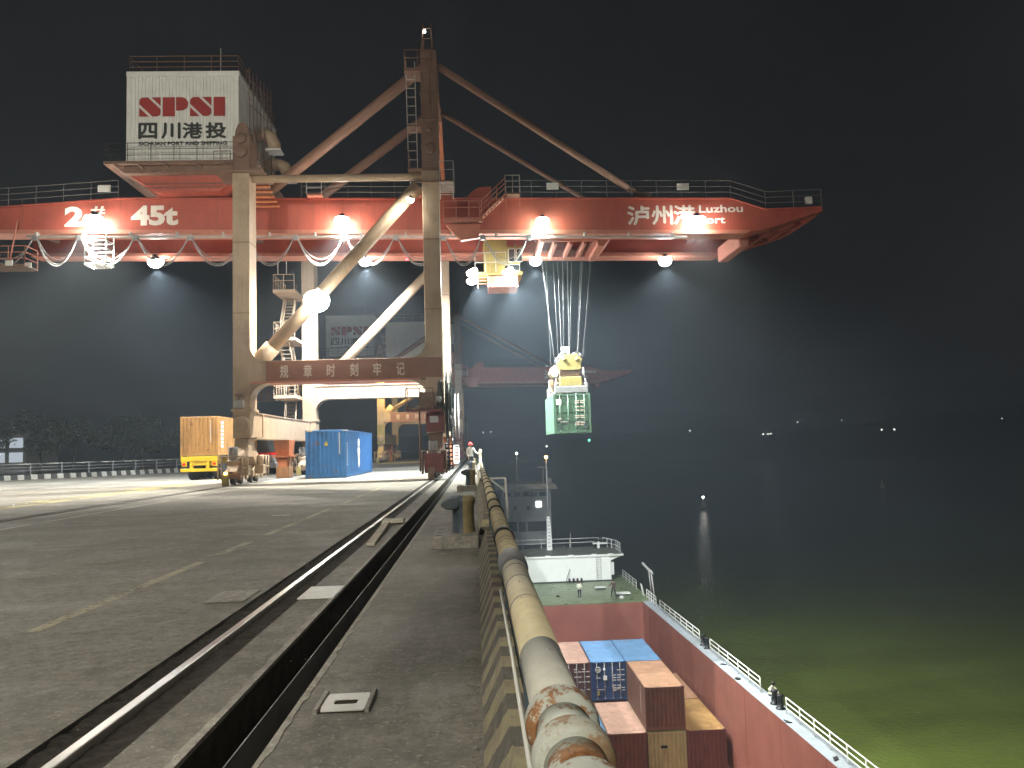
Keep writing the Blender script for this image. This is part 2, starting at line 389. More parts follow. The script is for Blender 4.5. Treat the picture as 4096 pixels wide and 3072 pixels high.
def ragged(x0, x1, side, name):   # chipped pale concrete edging
    vs = []; n = 420
    for j in range(n+1):
        y = 1.5+(j/n)**1.6*110; k = random.uniform(-.012, .012)
        a, b_ = (x0+k, x1) if side < 0 else (x0, x1+k)
        vs += [(a, y, .006), (b_, y, .006), (a, y, -.02), (b_, y, -.02)]
    fs = []
    for j in range(n): a = j*4; fs += [(a, a+1, a+5, a+4), (a+1, a+3, a+7, a+5), (a, a+4, a+6, a+2)]
    return MB().add(vs, fs).build(name, 'concrete_pale', r)
ragged(-1.6, -1.548, -1, 'edging'); ragged(-1.152, -1.11, 1, 'edging')
MB().box((-1.549,-10,-.29),(-1.544,150,-.022)).box((-1.156,-10,-.29),(-1.151,150,-.022)).split('trench_lining', 'trench_dark', r)
MB().box((-1.363,-10,-.29),(-1.355,150,-.07)).build('divider_plate', 'rope_grey', r)
# painted lines and one painted headlight beam (thin sheets)
def sheet(name, x0, x1, y0, y1, m, z=.004): return tag(MB().add([(x0,y0,z),(x1,y0,z),(x1,y1,z),(x0,y1,z)], [(0,1,2,3)]).build(name, m), kind='structure')
for a, b_ in ((7.6,9.6),(9.7,12.1),(12.9,14.7),(15.8,22.4),(22.9,24.2),(24.6,60)): sheet('yellow_line', -4.15, -4.01, a, b_, 'line_yellow')
sheet('white_line', -11.07, -10.92, 12, 90, 'line_white')
sheet('headlight_paint', -17.4, -15.6, 14, 58, 'headlight_yellow')  # headlight beam of an unseen vehicle, painted as a patchy yellow sheet
for x, y in ((-5.2,20.5),(-6.1,33),(-8.5,38),(-3.4,31),(-3.1,26.4)): sheet('paint_dash', x, x+.45, y, y+.3, 'line_white')

# ------------------------------------------------------------------ small things on the quay
t = thing('access_cover', (-.84,5.13,0), 'pale square steel cover with a dark slot, lying near the striped parapet', 'cover')
vs = []; fs = []; n = 24
def rect_pt(a, hx, hy):
    c, s = math.cos(a), math.sin(a); k = min(hx/abs(c) if abs(c) > 1e-6 else 9, hy/abs(s) if abs(s) > 1e-6 else 9); return c*k, s*k
for i in range(n):
    a = 2*math.pi*(i+.5)/n; x, y = rect_pt(a, .135, .165); hx, hy = max(-.072, min(.072, .09*math.cos(a))), max(-.055, min(.055, .075*math.sin(a)))
    for z in (.012, .0): vs += [(-.845+x, 5.13+y, z), (-.845+hx, 5.13+hy, z)]
for i in range(n):
    a = i*4; b_ = ((i+1)%n)*4; fs += [(a, b_, b_+1, a+1), (a+1, b_+1, b_+3, a+3), (a, a+2, b_+2, b_)]
MB().add(vs, fs).build('cover_plate', 'plate_white', t)
MB().box((-1.01,4.93,.0),(-.985,5.33,.028)).box((-.705,4.93,.0),(-.68,5.33,.028)).split('frame_strip', 'concrete_pale', t)
MB().box((-.985,4.94,.001),(-.705,5.32,.003)).build('pit', 'trench_dark', t)
tag(MB().box((-1.94,8.72,.004),(-1.56,9.46,.016)).build('steel_plate', 'plate_white', None, .004), 'bright steel plate laid between crane rail and cable trench', 'plate', 'loose steel plates')
tag(MB().box((-2.92,8.72,.004),(-2.5,9.4,.012)).build('steel_plate', 'concrete_pale', None, .004), 'dull grey plate left of the polished crane rail', 'plate', 'loose steel plates')
tag(MB().hexa([(-1.83,13.3,.01),(-1.69,13.3,.01),(-1.82,16.8,.01),(-1.95,16.8,.01)], [(-1.83,13.3,.06),(-1.69,13.3,.06),(-1.82,16.8,.1),(-1.95,16.8,.1)]).build('plank', 'plank', None, .005), 'long weathered plank lying along the quay beside the trench', 'plank', 'loose planks')
tag(MB().hexa([(-2.02,17.0,.03),(-1.57,17.1,.03),(-1.57,17.5,.03),(-2.02,17.4,.03)], [(-2.02,17.0,.1),(-1.57,17.1,.1),(-1.57,17.5,.1),(-2.02,17.4,.1)]).build('plank', 'plank', None, .005), 'short pale plank lying crosswise at the end of the long plank', 'plank', 'loose planks')
peb = MB()
def pebble(x, y, z, s):
    k = [(random.uniform(.6,1.2)*s) for _ in range(6)]
    peb.add([(x+k[0],y,z),(x-k[1],y,z),(x,y+k[2],z),(x,y-k[3],z),(x,y,z+k[4]*.7),(x,y,z-.002)], [(0,2,4),(2,1,4),(1,3,4),(3,0,4),(0,3,5),(3,1,5),(1,2,5),(2,0,5)])
for _ in range(420): pebble(-abs(random.gauss(0,.05))-.012, random.uniform(2.5,12), .004, random.uniform(.003,.011))
for _ in range(90): pebble(random.gauss(-1.72,.07), random.gauss(6.6,.5), .004, random.uniform(.003,.01))
for _ in range(260): pebble(random.uniform(-5,-.05), random.uniform(3,22), .004, random.uniform(.003,.012))
for _ in range(160): pebble(random.choice((-1.08,-1.62))+random.gauss(0,.03), random.uniform(3,14), .005, random.uniform(.003,.009))
tag(peb.build('grit', 'grit_grey'), 'scattered grit and pebbles on the quay concrete', 'grit', kind='stuff')

# ------------------------------------------------------------------ parapet, bollards, pipe rail
def parapet(y0, y1, label):
    t = thing('parapet_wall', (.1,(y0+y1)/2,0), label, 'wall', 'striped parapet walls')
    e = .22
    vs = []
    ys = [y0, y0+e] + [y0+e+(y1-y0-2*e)*i/40 for i in range(1, 40)] + [y1-e, y1]
    for j, y in enumerate(ys):
        h = .36 if 0 < j < len(ys)-1 else .02
        k = random.uniform(-.006, .006); vs += [(0, y, -.0), (.012+.098*h/.36+k, y, h), (.2, y, h+random.uniform(-.004,.004)), (.2, y, 0)]
    fs = []
    for j in range(len(ys)-1): a = j*4; fs += [(a, a+1, a+5, a+4), (a+1, a+2, a+6, a+5), (a+2, a+3, a+7, a+6)]
    MB().add(vs, fs+[(0,1,2,3), tuple(len(vs)-4+i for i in range(4))]).build('wall_body', 'stripe_wall', t)
parapet(-4, 12.1, 'worn diagonally striped parapet wall in the near foreground')
parapet(14.5, 28.9, 'striped parapet wall between the first and second mooring bollards')
parapet(31.1, 45.6, 'striped parapet wall between the second and third mooring bollards')
parapet(48.2, 62.2, 'far striped parapet wall beyond the worker in the red helmet')
def bollard(y, label):
    t = thing('mooring_bollard', (-.3, y, 0), label, 'bollard', 'mooring bollards along the quay edge')
    b_ = MB().box((-.74,y-.72,.0),(.0,y+.72,.19)); b_.build('base_plate', 'concrete', t, .012)
    for sx, sy in ((-.62,-.5),(-.62,.0),(-.62,.5),(-.1,.58)): MB().lathe([(.05,.188),(.05,.194),(.0,.194)], (sx, y+sy, 0), n=10).build('bolt_hole', 'black_steel', t)
    prof = [(.2,.19),(.185,.25),(.178,.4),(.178,.6),(.2,.68),(.205,.74),(.17,.78),(0,.785)]
    for half, m in ((0, 'bollard_blue'), (1, 'bollard_yellow')):
        vs = []; fs = []; n = 14
        for r_, h in prof:
            for j in range(n+1):
                a = math.pi*(j/n) + (math.pi/2 if half == 0 else -math.pi/2); vs.append((-.24+r_*math.cos(a)*1.0, y+r_*math.sin(a)*1.5, h))
        for i in range(len(prof)-1):
            for j in range(n): k = i*(n+1)+j; fs.append((k, k+1, k+n+2, k+n+1))
        MB().add(vs, fs, True).build('shaft', m, t)
    hp = [(-.3,.6),(-.4,.56),(-.5,.575),(-.585,.62),(-.6,.67),(-.55,.725),(-.44,.765),(-.3,.782)]
    MB().prism(hp, 'y', y-.3, y+.3).build('horn', 'bollard_blue', t, .03)
bollard(13.3, 'nearest mooring bollard, dark blue and yellow, on a thick base plate'); bollard(30.0, 'second mooring bollard from the camera, in line before the striped wall')
bollard(46.9, 'third mooring bollard, beside the worker in the red helmet'); bollard(63.6, 'farthest mooring bollard, small beyond the crane bogie')
PX, PZ = .225, .755
t = thing('pipe_handrail', (PX,20,0), 'thick pale yellow pipe handrail with rusty collars along the quay edge', 'handrail')
def pseg(prof, name, m): return MB().lathe([(r_, y) for r_, y in prof], (PX,0,PZ), 'y', 40).build(name, m, t)
pseg([(.08,-1.5),(.08,1.72)], 'pipe_section', 'pipe_blue'); pseg([(.08,1.85),(.081,2.03)], 'pipe_section', 'pipe_blue'); pseg([(.081,2.13),(.08,2.3)], 'pipe_section', 'pipe_blue')
pseg([(.08,2.4),(.0795,3.08)], 'pipe_section', 'pipe_grey'); pseg([(.079,3.08),(.079,5.2)], 'pipe_section', 'pipe_yellow'); pseg([(.079,5.75),(.079,45.2)], 'pipe_section', 'pipe_yellow')
for a, b_ in ((1.7,1.86),(2.02,2.14),(2.29,2.41)): pseg([(.08,a),(.101,a+.012),(.106,a+.03),(.106,b_-.04),(.098,b_-.01),(.08,b_)], 'collar', 'pipe_blue')
pseg([(.079,5.18),(.092,5.24),(.097,5.3),(.097,5.62),(.088,5.72),(.079,5.76)], 'coupling', 'pipe_dark')
for y in (3.95,4.55,5.0,6.0,6.35,6.55,7.6,8.05,8.75,9.4,10.4,11.7,12.0,13.9,16.3): pseg([(.079,y-.008),(.0815,y-.004),(.0815,y+.004),(.079,y+.008)], 'weld_bead', 'pipe_dark')
for y, l_ in ((7.05,.16),(9.8,.14),(11.1,.16),(12.9,.18),(14.8,.2),(16.9,.2),(18.8,.2),(20.9,.22),(23.2,.22),(25.6,.25),(28.2,.25),(31,.28),(34,.3),(37.2,.3),(40.6,.3)):
    pseg([(.079,y),(.093,y+.01),(.093,y+l_*1.25-.01),(.079,y+l_*1.25)], 'rubber_band', 'black_rubber')
for y in [1.3+2.35*i for i in range(19)]: MB().box((.185,y-.05,.0),(.265,y+.05,.69)).build('post', 'blue_grey', t)
MB().box((.205,-1.5,.37),(.235,45,.56)).build('channel_beam', 'blue_grey', t)
MB().box((.262,-1.5,.0),(.3,45,.42)).build('outer_kerb', 'dark_steel', t)
MB().path([(.128,1.5,.655),(.128,2.4,.66),(.132,3.5,.655),(.13,5.1,.66)], .0085, 8).build('conduit', 'ship_white', t)
MB().path([(.225,45.2,.755),(.225,45.6,.78),(.225,45.9,.95),(.225,46,1.25),(.25,46.1,1.45)], .079, 12).build('end_bend', 'pipe_yellow', t)
# boarding gate standing at the end of the pipe rail
t = thing('gangway_frame', (.62,24.5,0), 'white angled steel frame fixed outside the pipe rail', 'frame')
MB().beam((.36,24.4,.62),(.86,24.4,.62),.05,.05).beam((.86,24.4,.62),(.9,24.4,-.6),.06,.06).beam((.4,24.4,.6),(.88,24.4,.2),.04,.04).build('frame_bar', 'white_metal', t)
MB().box((.34,24.3,-.1),(.42,24.5,.66)).build('bracket', 'white_metal', t)

# ------------------------------------------------------------------ yard edge: kerb, fence, trees, building
path = [Vector((x, y, 0)) for x, y in ((-66,56.5),(-46,66.5),(-39.8,69.6),(-35.8,72.8),(-32.2,79),(-29.2,84.5),(-25,94),(-22,104))]
def along(path, step):
    out_ = []; carry = 0
    for a, b_ in zip(path, path[1:]):
        L_ = (b_-a).length; d = (b_-a)/L_; s = carry
        while s < L_: out_.append((a+d*s, math.atan2(d.y, d.x))); s += step
        carry = s-L_
    return out_
kerb = thing('yard_kerb', (-35,73,0), 'black and white painted kerb blocks under the yard fence', 'kerb')
km = {}
for k in ('kerb_white', 'kerb_dark'):
    mb_ = MB().hexa([(-.24,-.15,0),(.24,-.15,0),(.24,.2,0),(-.24,.2,0)], [(-.24,-.02,.42),(.24,-.02,.42),(.24,.2,.42),(-.24,.2,.42)]); me = mb_.mesh('kerb_block'); me.materials.append(M[k]); km[k] = me
for i, (p, a) in enumerate(along(path, .5)): place(km['kerb_white' if i % 2 else 'kerb_dark'], 'kerb_block', kerb, p, rot=(0,0,a))
fence = thing('yard_fence', (-35,73,0), 'grey pipe fence with three rails behind the striped kerb', 'fence')
fp = [p+Vector((0,0,.42)) for p, a in along(path, 2.4)]
pm = MB().box((-.04,-.04,0),(.04,.04,.95)).mesh('fence_post'); pm.materials.append(M['fence_grey'])
for p in fp: place(pm, 'fence_post', fence, p+Vector((-.03,.12,0)))
for a, b_ in zip(fp, fp[1:]):
    for h in (.35,.62): MB().tube(a+Vector((-.03,.12,h)), b_+Vector((-.03,.12,h)), .035, 6).build('fence_rail', 'fence_grey', fence)
    c = a.lerp(b_, .5)
    MB().tube(a+Vector((-.03,.12,.9)), c+Vector((-.03,.12,.9)), .05, 6).build('top_rail', 'fence_grey', fence); MB().tube(c+Vector((-.03,.12,.9)), b_+Vector((-.03,.12,.9)), .056, 6).build('top_rail', 'kerb_white', fence)
def crown_mesh(seed, h, wdt, n=2200):
    rnd = random.Random(seed); mb_ = MB(); cl = [(rnd.uniform(-.6,.6)*wdt, rnd.uniform(-.5,.5)*wdt, h*rnd.uniform(.42,.9), rnd.uniform(.22,.42)*wdt) for _ in range(11)]
    for _ in range(n):
        cx, cy_, cz, cr = rnd.choice(cl); d = Vector((rnd.gauss(0,1), rnd.gauss(0,1), rnd.gauss(0,.8))).normalized()*cr*rnd.uniform(.55,1.08)
        p = Vector((cx, cy_, cz))+d; s = rnd.uniform(.1,.24); a = Vector((rnd.gauss(0,1), rnd.gauss(0,1), rnd.gauss(0,1))).normalized(); b2 = a.orthogonal().normalized()
        mb_.add([p-a*s, p+b2*s*.45, p+a*s, p-b2*s*.45], [(0,1,2,3)])
    me = mb_.mesh('crown'); me.materials.append(M['leaf']); return me
def trunk_mesh(seed, h):
    rnd = random.Random(seed); mb_ = MB().tube((0,0,0),(.05,.05,h*.55),.16,8,.09)
    for _ in range(6):
        z = h*rnd.uniform(.25,.55); a = rnd.uniform(0,6.28); mb_.tube((.03,.03,z),(math.cos(a)*h*.25, math.sin(a)*h*.25, z+h*rnd.uniform(.15,.35)),.06,6,.02)
    me = mb_.mesh('trunk'); me.materials.append(M['bark']); return me
CM = [(crown_mesh(i, 6.6, 3.4), trunk_mesh(i, 6.6)) for i in range(3)]
words = ['leftmost dark tree in front of the lit white building', 'dark round tree just right of the lit white building', 'broad dark tree behind the fence, third from the left', 'dark tree behind the middle of the yard fence', 'low dark tree with gaps showing lights behind the fence', 'dark tree left of the yellow container trailer', 'dark tree closest to the yellow container trailer', 'small dark tree set back behind the fence row']
for i, (x, y, s) in enumerate(((-57.5,96,.95),(-52.5,99,1.08),(-47.5,97,1.05),(-43.5,101,.98),(-40,98,.9),(-36.5,102,.88),(-32.5,106,.85),(-45.5,108,1.15))):
    t = thing('tree', (x,y,0), words[i], 'tree', 'dark trees behind the yard fence'); c, k = CM[i % 3]
    o = place(k, 'trunk', t, (x,y,0), scale=(s,s,s)); o = place(c, 'crown', t, (x,y,0), rot=(0,0,i*1.3), scale=(s,s,s*random.uniform(.9,1.1)))
t = thing('yard_building', (-66,112,0), 'low white building with lit windows behind bare branches at the left edge', 'building')
MB().box((-76,108,0),(-59.0,116,5.2)).build('wall', 'house_white', t); MB().box((-76.4,107.6,5.2),(-58.6,116.4,5.5)).build('roof', 'grey_steel', t)
for i in range(7):
    for z in (1.4,3.3):
        x = -75+i*2.3; f_ = MB().box((x,107.9,z),(x+1.9,108,z+1.45)).build('window', 'white_metal', t); MB().box((x+.08,107.86,z+.08),(x+1.82,107.9,z+1.37)).build('pane', 'window_dim', f_)

# ------------------------------------------------------------------ lettering and lamps
def text_fit(name, s, x0, x1, z0, z1, plane, m, parent, bold=0., axis='y', thick=.012, flip=False, fat=0.):
    cu = bpy.data.curves.new('t', 'FONT'); cu.body = s; cu.size = 1; cu.offset = bold; cu.extrude = .5; cu.resolution_u = 3; cu.fill_mode = 'BOTH'
    ob = bpy.data.objects.new('t', cu); COL.objects.link(ob); bpy.context.view_layer.update()
    me = bpy.data.meshes.new_from_object(ob.evaluated_get(bpy.context.evaluated_depsgraph_get())); bpy.data.objects.remove(ob); bpy.data.curves.remove(cu)
    xs = [v.co.x for v in me.vertices]; ys = [v.co.y for v in me.vertices]; ax, bx, ay, by = min(xs), max(xs), min(ys), max(ys)
    o = ORI.get(parent.name, (0,0,0))
    for v in me.vertices:
        u = (v.co.x-ax)/(bx-ax); h = (v.co.y-ay)/(by-ay); d = plane - (.5+v.co.z)*thick
        if flip: u = 1-u; d = plane + (.5+v.co.z)*thick
        p = (x0+(x1-x0)*u, d, z0+(z1-z0)*h) if axis == 'y' else (d, x0+(x1-x0)*u, z0+(z1-z0)*h)
        v.co = (p[0]-o[0], p[1]-o[1], p[2]-o[2])
    bm = bmesh.new(); bm.from_mesh(me); bmesh.ops.recalc_face_normals(bm, faces=bm.faces)
    if fat:   # heavier strokes: the glyph repeated a little to each side, each a hair deeper than the last
        base = list(bm.verts)+list(bm.edges)+list(bm.faces)
        for k, (du, dv) in enumerate(((fat,0),(-fat,0),(0,fat),(0,-fat))):
            d_ = bmesh.ops.duplicate(bm, geom=base); vv = [g for g in d_['geom'] if isinstance(g, bmesh.types.BMVert)]
            bmesh.ops.translate(bm, verts=vv, vec=(du, .0015*(k+1), dv))
    bm.to_mesh(me); bm.free()
    me.name = name; me.materials.clear(); me.materials.append(M[m]); ob = bpy.data.objects.new(name, me); COL.objects.link(ob); ob.parent = parent; ORI[ob.name] = o; return ob
_lm = {}
def floodlight(parent, loc, size, watt, aim=(0,0,-1), lens='lens_white', col=(1,.93,.8), cone=172, name='floodlight', blend=.3, glow=2100):
    k = (round(size,2), lens)
    if k not in _lm:
        s = size/2
        h = MB().lathe([(0,s*1.05),(s*.28,s*1.0),(s*.32,s*.7),(s*.45,s*.6),(s*.74,s*.5),(s*.76,s*.44),(s*.7,s*.44)], n=18).mesh('floodlight'); h.materials.append(M['dark_steel'])
        l_ = MB().lathe([(s*math.cos(R(a)), -s*.86*math.sin(R(a))) for a in range(-30, 90, 12)]+[(0,-s*.86)], n=20).mesh('lens'); l_.materials.append(M[lens]); _lm[k] = (h, l_)
    h, l_ = _lm[k]; q = Vector((0,0,-1)).rotation_difference(Vector(aim).normalized()).to_euler()
    f_ = place(h, name, parent, loc, rot=q); c = bpy.data.objects.new('lens', l_); COL.objects.link(c); c.parent = f_
    if watt:
        ld = bpy.data.lights.new('lamp', 'SPOT'); ld.energy = watt; ld.spot_size = R(cone); ld.spot_blend = blend; ld.shadow_soft_size = .12; ld.color = col
        if glow:
            pd = bpy.data.lights.new('bulb', 'POINT'); pd.energy = glow*size; pd.shadow_soft_size = size*.52; pd.color = col; po = bpy.data.objects.new('bulb', pd); COL.objects.link(po); po.parent = f_; po.location = (0,0,-size*.1)
        lo = bpy.data.objects.new('lamp', ld); COL.objects.link(lo); lo.parent = f_; lo.location = (0,0,-size*.43-.16)
    return f_

# ------------------------------------------------------------------ the ship-to-shore crane
zb = lambda x: 14.75-.0175*x
zt = lambda x: 16.93-.015*x
crane = thing('gantry_crane', (-7.3,52,0), 'large red and cream gantry crane with a white machinery house, closest to the camera', 'crane', 'quay gantry cranes')
K = crane
LEGS = ((-12.97,-12.05,43.4,44.75,17.0),(-2.62,-1.70,43.4,44.75,17.0),(-12.72,-11.76,59.5,60.8,17.0),(-2.62,-1.70,59.5,60.8,17.0))
for x0, x1, y0, y1, top in LEGS:
    L_ = MB().box((x0,y0,2.45),(x1,y1,top)).build('leg', 'cream', K, .03)
    MB().box((x0-.08,y0-.06,3.86),(x1+.08,y1+.08,4.02)).build('collar', 'cream', L_, .02)
    MB().box((x0-.012,y0-.012,9.2),(x1+.012,y1+.012,9.24)).box((x0-.012,y0-.012,13.1),(x1+.012,y1+.012,13.14)).split('weld_seam', 'brown_steel', L_)
def fillet(cx, cz, sx, sz, r_, y0, y1, name='gusset', m='cream'):   # concave corner plate
    pts = [(cx, cz)]
    for i in range(9): a = math.pi/2*i/8; pts.append((cx+sx*r_*(1-math.sin(a)), cz+sz*r_*(1-math.cos(a))))
    return MB().prism(pts, 'y', y0, y1).build(name, m, K)
# portal beams
pb = MB().box((-12.05,43.42,5.42),(-2.62,44.6,6.57)).build('portal_beam', 'cream', K, .02)
MB().box((-11.2,43.38,5.47),(-1.75,43.41,6.55)).build('sign_panel', 'panel_brown', pb)
for ch, x in zip('规章时刻牢记', (-10.23,-8.97,-7.73,-6.49,-5.25,-3.99)): text_fit('lettering', ch, x-.215, x+.215, 5.975-.34, 5.975+.34, 43.38, 'letter_pale', pb, 0, fat=.012)
MB().box((-12.05,43.3,5.36),(-2.9,44.7,5.44)).build('bottom_flange', 'flange_pink', pb)
for cx, sx in ((-12.05,1),(-2.62,-1)):
    fillet(cx, 6.57, sx, 1, .85, 43.4, 44.5); fillet(cx, 5.36, sx, -1, .95, 43.4, 44.5)
rb = MB().box((-11.76,59.52,5.48),(-2.62,60.6,6.5)).build('portal_beam', 'cream', K, .02); MB().box((-11.76,59.44,6.44),(-2.62,60.7,6.53)).build('top_flange', 'cream', rb)
for cx, sx in ((-11.76,1),(-2.62,-1)): fillet(cx, 6.53, sx, 1, .8, 59.5, 60.5); fillet(cx, 5.48, sx, -1, .9, 59.5, 60.5)
# sill beams along the rails
for x0, x1 in ((-12.93,-12.07),(-2.58,-1.74)):
    s_ = MB().box((x0,44.75,2.5),(x1,59.5,3.8)).build('sill_beam', 'cream', K, .02)
    MB().box((x0-.1,44.4,2.42),(x1+.1,59.9,2.5)).box((x0-.05,44.75,3.8),(x1+.05,59.5,3.85)).split('flange', 'cream', s_)
    MB().box((x1,45.9,2.5),(x1+.05,46.1,3.8)).box((x1,58.4,2.5),(x1+.05,58.6,3.8)).split('stiffener', 'cream', s_)
# braces, ties, upper cross beams
MB().tube((-11.6,44.05,6.75),(-2.9,44.05,16.3),.37,20).build('diagonal_brace', 'cream', K); MB().tube((-11.9,44.05,6.45),(-11.0,44.05,7.42),.46,20).build('brace_socket', 'cream', K)
MB().tube((-11.5,60.05,6.45),(-2.75,60.05,15.5),.36,20).build('diagonal_brace', 'cream', K)
MB().tube((-12.1,44.05,16.85),(-2.55,44.05,16.85),.21,14).build('tie_tube', 'cream', K); MB().tube((-12.1,60.05,16.85),(-2.55,60.05,16.85),.21,14).build('tie_tube', 'cream', K)
for x0, x1 in ((-12.95,-12.07),(-2.6,-1.72)): MB().box((x0,43.9,17.32),(x1,60.6,18.25)).build('cross_beam', 'brown_steel', K, .02)
# left upper stub with its round lugs
u = MB().box((-12.96,43.42,17.0),(-12.03,44.9,19.1)).build('upper_stub', 'brown_steel', K, .03)
MB().prism([(-12.9,19.1),(-12.1,19.1),(-12.15,19.5),(-12.3,19.85),(-12.5,19.97),(-12.7,19.85),(-12.85,19.5)], 'y', 43.6, 44.6).build('lug', 'brown_steel', u)
for z, r_ in ((18.2,.34),(18.95,.3)): MB().lathe([(r_,0),(r_,-.09),(r_*.9,-.11),(0,-.11)], (-12.5,43.42,z), 'y', 24).build('pin_cap', 'brown_steel', u)
for i, (x0, x1, y0, y1, top) in enumerate(LEGS[:2]):
    MB().lathe([(.43,0),(.43,-.06),(.38,-.08),(0,-.08)], ((x0+x1)/2,43.4,3.19), 'y', 28).build('end_cap', 'cream' if i == 0 else 'maroon', K)
# tower on the right
tw = MB().hexa([(-2.6,43.45,17),(-1.66,43.45,17),(-1.66,44.8,17),(-2.6,44.8,17)], [(-2.58,43.5,24.0),(-1.66,43.5,24.0),(-1.66,44.6,24.0),(-2.58,44.6,24.0)]).build('tower_column', 'brown_steel', K, .03)
for z in (18.4,19.9,21.4,22.6): MB().box((-2.64,43.4,z),(-1.62,44.85,z+.06)).build('seam_band', 'brown_steel', tw)
MB().prism([(-2.58,17.2),(-1.66,17.2),(-1.66,18.9),(-1.78,19.0),(-1.86,19.35),(-2.1,19.6),(-2.35,19.35),(-2.46,19.0),(-2.58,18.9)], 'y', 43.34, 43.46).build('lug_plate', 'brown_steel', tw)
for z, r_ in ((18.25,.3),(19.25,.14)): MB().lathe([(r_,0),(r_,-.1),(r_*.9,-.12),(0,-.12)], (-2.12,43.36,z), 'y', 24).build('pin_cap', 'brown_steel', tw)
MB().hexa([(-2.55,59.6,17),(-1.7,59.6,17),(-1.7,60.6,17),(-2.55,60.6,17)], [(-2.5,51.0,24.0),(-1.72,51.0,24.0),(-1.72,51.9,24.0),(-2.5,51.9,24.0)]).build('tower_column', 'orange_steel', K, .03)
MB().box((-2.5,44.5,23.2),(-1.75,51.6,23.8)).build('tower_head_beam', 'brown_steel', K)
m_ = MB()
for x, y, a, b_ in ((-2.5,43.6,24,25.6),(-1.9,43.6,24,25.6),(-2.5,44.5,24,25.2),(-1.9,44.5,24,25.2)): m_.tube((x,y,a),(x+(.12 if x < -2.2 else -.02),y,b_),.04,6)
m_.tube((-2.45,43.6,24.7),(-1.9,43.6,24.7),.03,5).tube((-2.4,43.6,25.3),(-1.92,43.6,25.3),.03,5); m_.split('mast_head', 'brown_steel', K)
MB().lathe([(0,0),(.06,.02),(.06,.14),(0,.18)], (-2.3,43.55,25.02), n=10).build('beacon_lamp', 'lens_small', K)
pl = MB().box((-3.48,43.3,22.66),(-1.95,44.6,22.86)).build('tower_platform', 'brown_steel', K); railing(MB(), [(-1.98,43.32,22.86),(-3.46,43.32,22.86),(-3.46,44.58,22.86)], 1.05, step=.8, r=.025).build('railing', 'brown_steel', pl)
def ladder(p0, p1, wdt, m, parent, name='ladder', step=.35, r_=.025, side=(1,0,0)):
    p0 = Vector(p0); p1 = Vector(p1); s = Vector(side)*wdt/2; mb_ = MB().tube(p0-s,p1-s,r_,5).tube(p0+s,p1+s,r_,5); n = max(2, int((p1-p0).length/step))
    for i in range(1, n): c = p0.lerp(p1, i/n); mb_.tube(c-s, c+s, r_*.8, 5)
    return mb_.build(name, m, parent)
ladder((-3.1,43.7,17.2),(-3.16,43.7,23.4), .5, 'rail_grey', K, 'tower_ladder', .48, .03); ladder((-2.3,43.38,20.2),(-2.3,43.38,22.66), .45, 'brown_steel', K, 'tower_ladder', .4)
MB().box((-3.4,43.6,17.1),(-2.62,44.6,17.2)).box((-3.4,43.6,19.6),(-2.62,44.6,19.68)).split('landing', 'brown_steel', K)
pr = railing(MB(), [(-3.36,43.6,17.2),(-3.36,44.6,17.2)], 1.0, step=.5); pr.build('railing', 'brown_steel', K)
pl = MB().box((-1.66,43.2,16.28),(-.85,45.2,16.36)).box((-2.7,43.25,16.28),(-1.66,43.4,16.36)).split('side_platform', 'brown_steel', K); railing(MB(), [(-1.62,43.22,16.36),(-.87,43.22,16.36),(-.87,45.18,16.36)], 1.1, step=.7).build('railing', 'rail_grey', pl)
ladder((-1.25,43.25,15.3),(-1.25,43.25,16.3), .72, 'white_metal', K, 'hanging_steps', .24, .03)
# stays
for a, b_, r_ in (((-1.75,44.4,23.55),(11.0,49.0,17.0),.2),((-2.5,44.4,23.35),(-13.2,49.0,17.1),.31),((-1.75,51.4,23.75),(11.0,54.9,17.0),.17),((-2.5,51.4,23.6),(-13.2,54.9,17.1),.3)):
    nm = 'forestay' if b_[0] > 0 else 'backstay'; s_ = MB().tube(a, b_, r_, 14).build(nm, 'stay_brown', K)
    v = Vector(b_); MB().box((v.x-.5,v.y-.12,zt(v.x)-.05),(v.x+.5,v.y+.12,zt(v.x)+.55)).build('stay_lug', 'brown_steel', s_)
# girders
def girder(y0, y1, letters):
    top = [(-29.5,16.75),(-21.3,zt(-21.3)),(16.4,zt(16.4)),(18.6,15.95),(22.2,16.05),(22.3,15.86),(17.6,zb(17.6)+.02)]
    g = MB().prism(top+[(-29.5,zb(-29.5))], 'y', y0, y1).build('girder', 'girder_red', K, .02)
    MB().prism([(-29.5,zb(-29.5)-.02),(17.2,zb(17.2)-.02),(17.6,zb(17.6)+.22),(-29.5,zb(-29.5)+.22)], 'y', y0-.16, y1+.16).build('bottom_flange', 'flange_pink', g)
    MB().prism([(-21.3,zt(-21.3)),(16.4,zt(16.4)),(18.6,15.95),(22.2,16.05),(22.2,16.12),(18.6,16.03),(16.4,zt(16.4)+.08),(-21.3,zt(-21.3)+.08),(-29.5,16.83),(-29.5,16.75)], 'y', y0-.1, y1+.1).build('top_flange', 'girder_red', g)
    for x in [-27+2.9*i for i in range(15)]:
        if not -13.5 < x < -11.5: MB().box((x,y0-.006,zb(x)+.25),(x+.02,y0+.01,zt(x)-.05)).build('web_seam', 'girder_dark', g)
    return g
g1 = girder(48.5, 49.6, True); g2 = girder(54.3, 55.4, False)
FY = 48.5
text_fit('lettering', '2', -24.5, -23.35, 15.62, 16.85, FY, 'letter_white', g1, .045); text_fit('lettering', '#', -22.95, -22.1, 16.2, 16.85, FY, 'letter_white', g1, .02); text_fit('lettering', '45t', -20.55, -17.75, 15.6, 16.85, FY, 'letter_white', g1, .045)
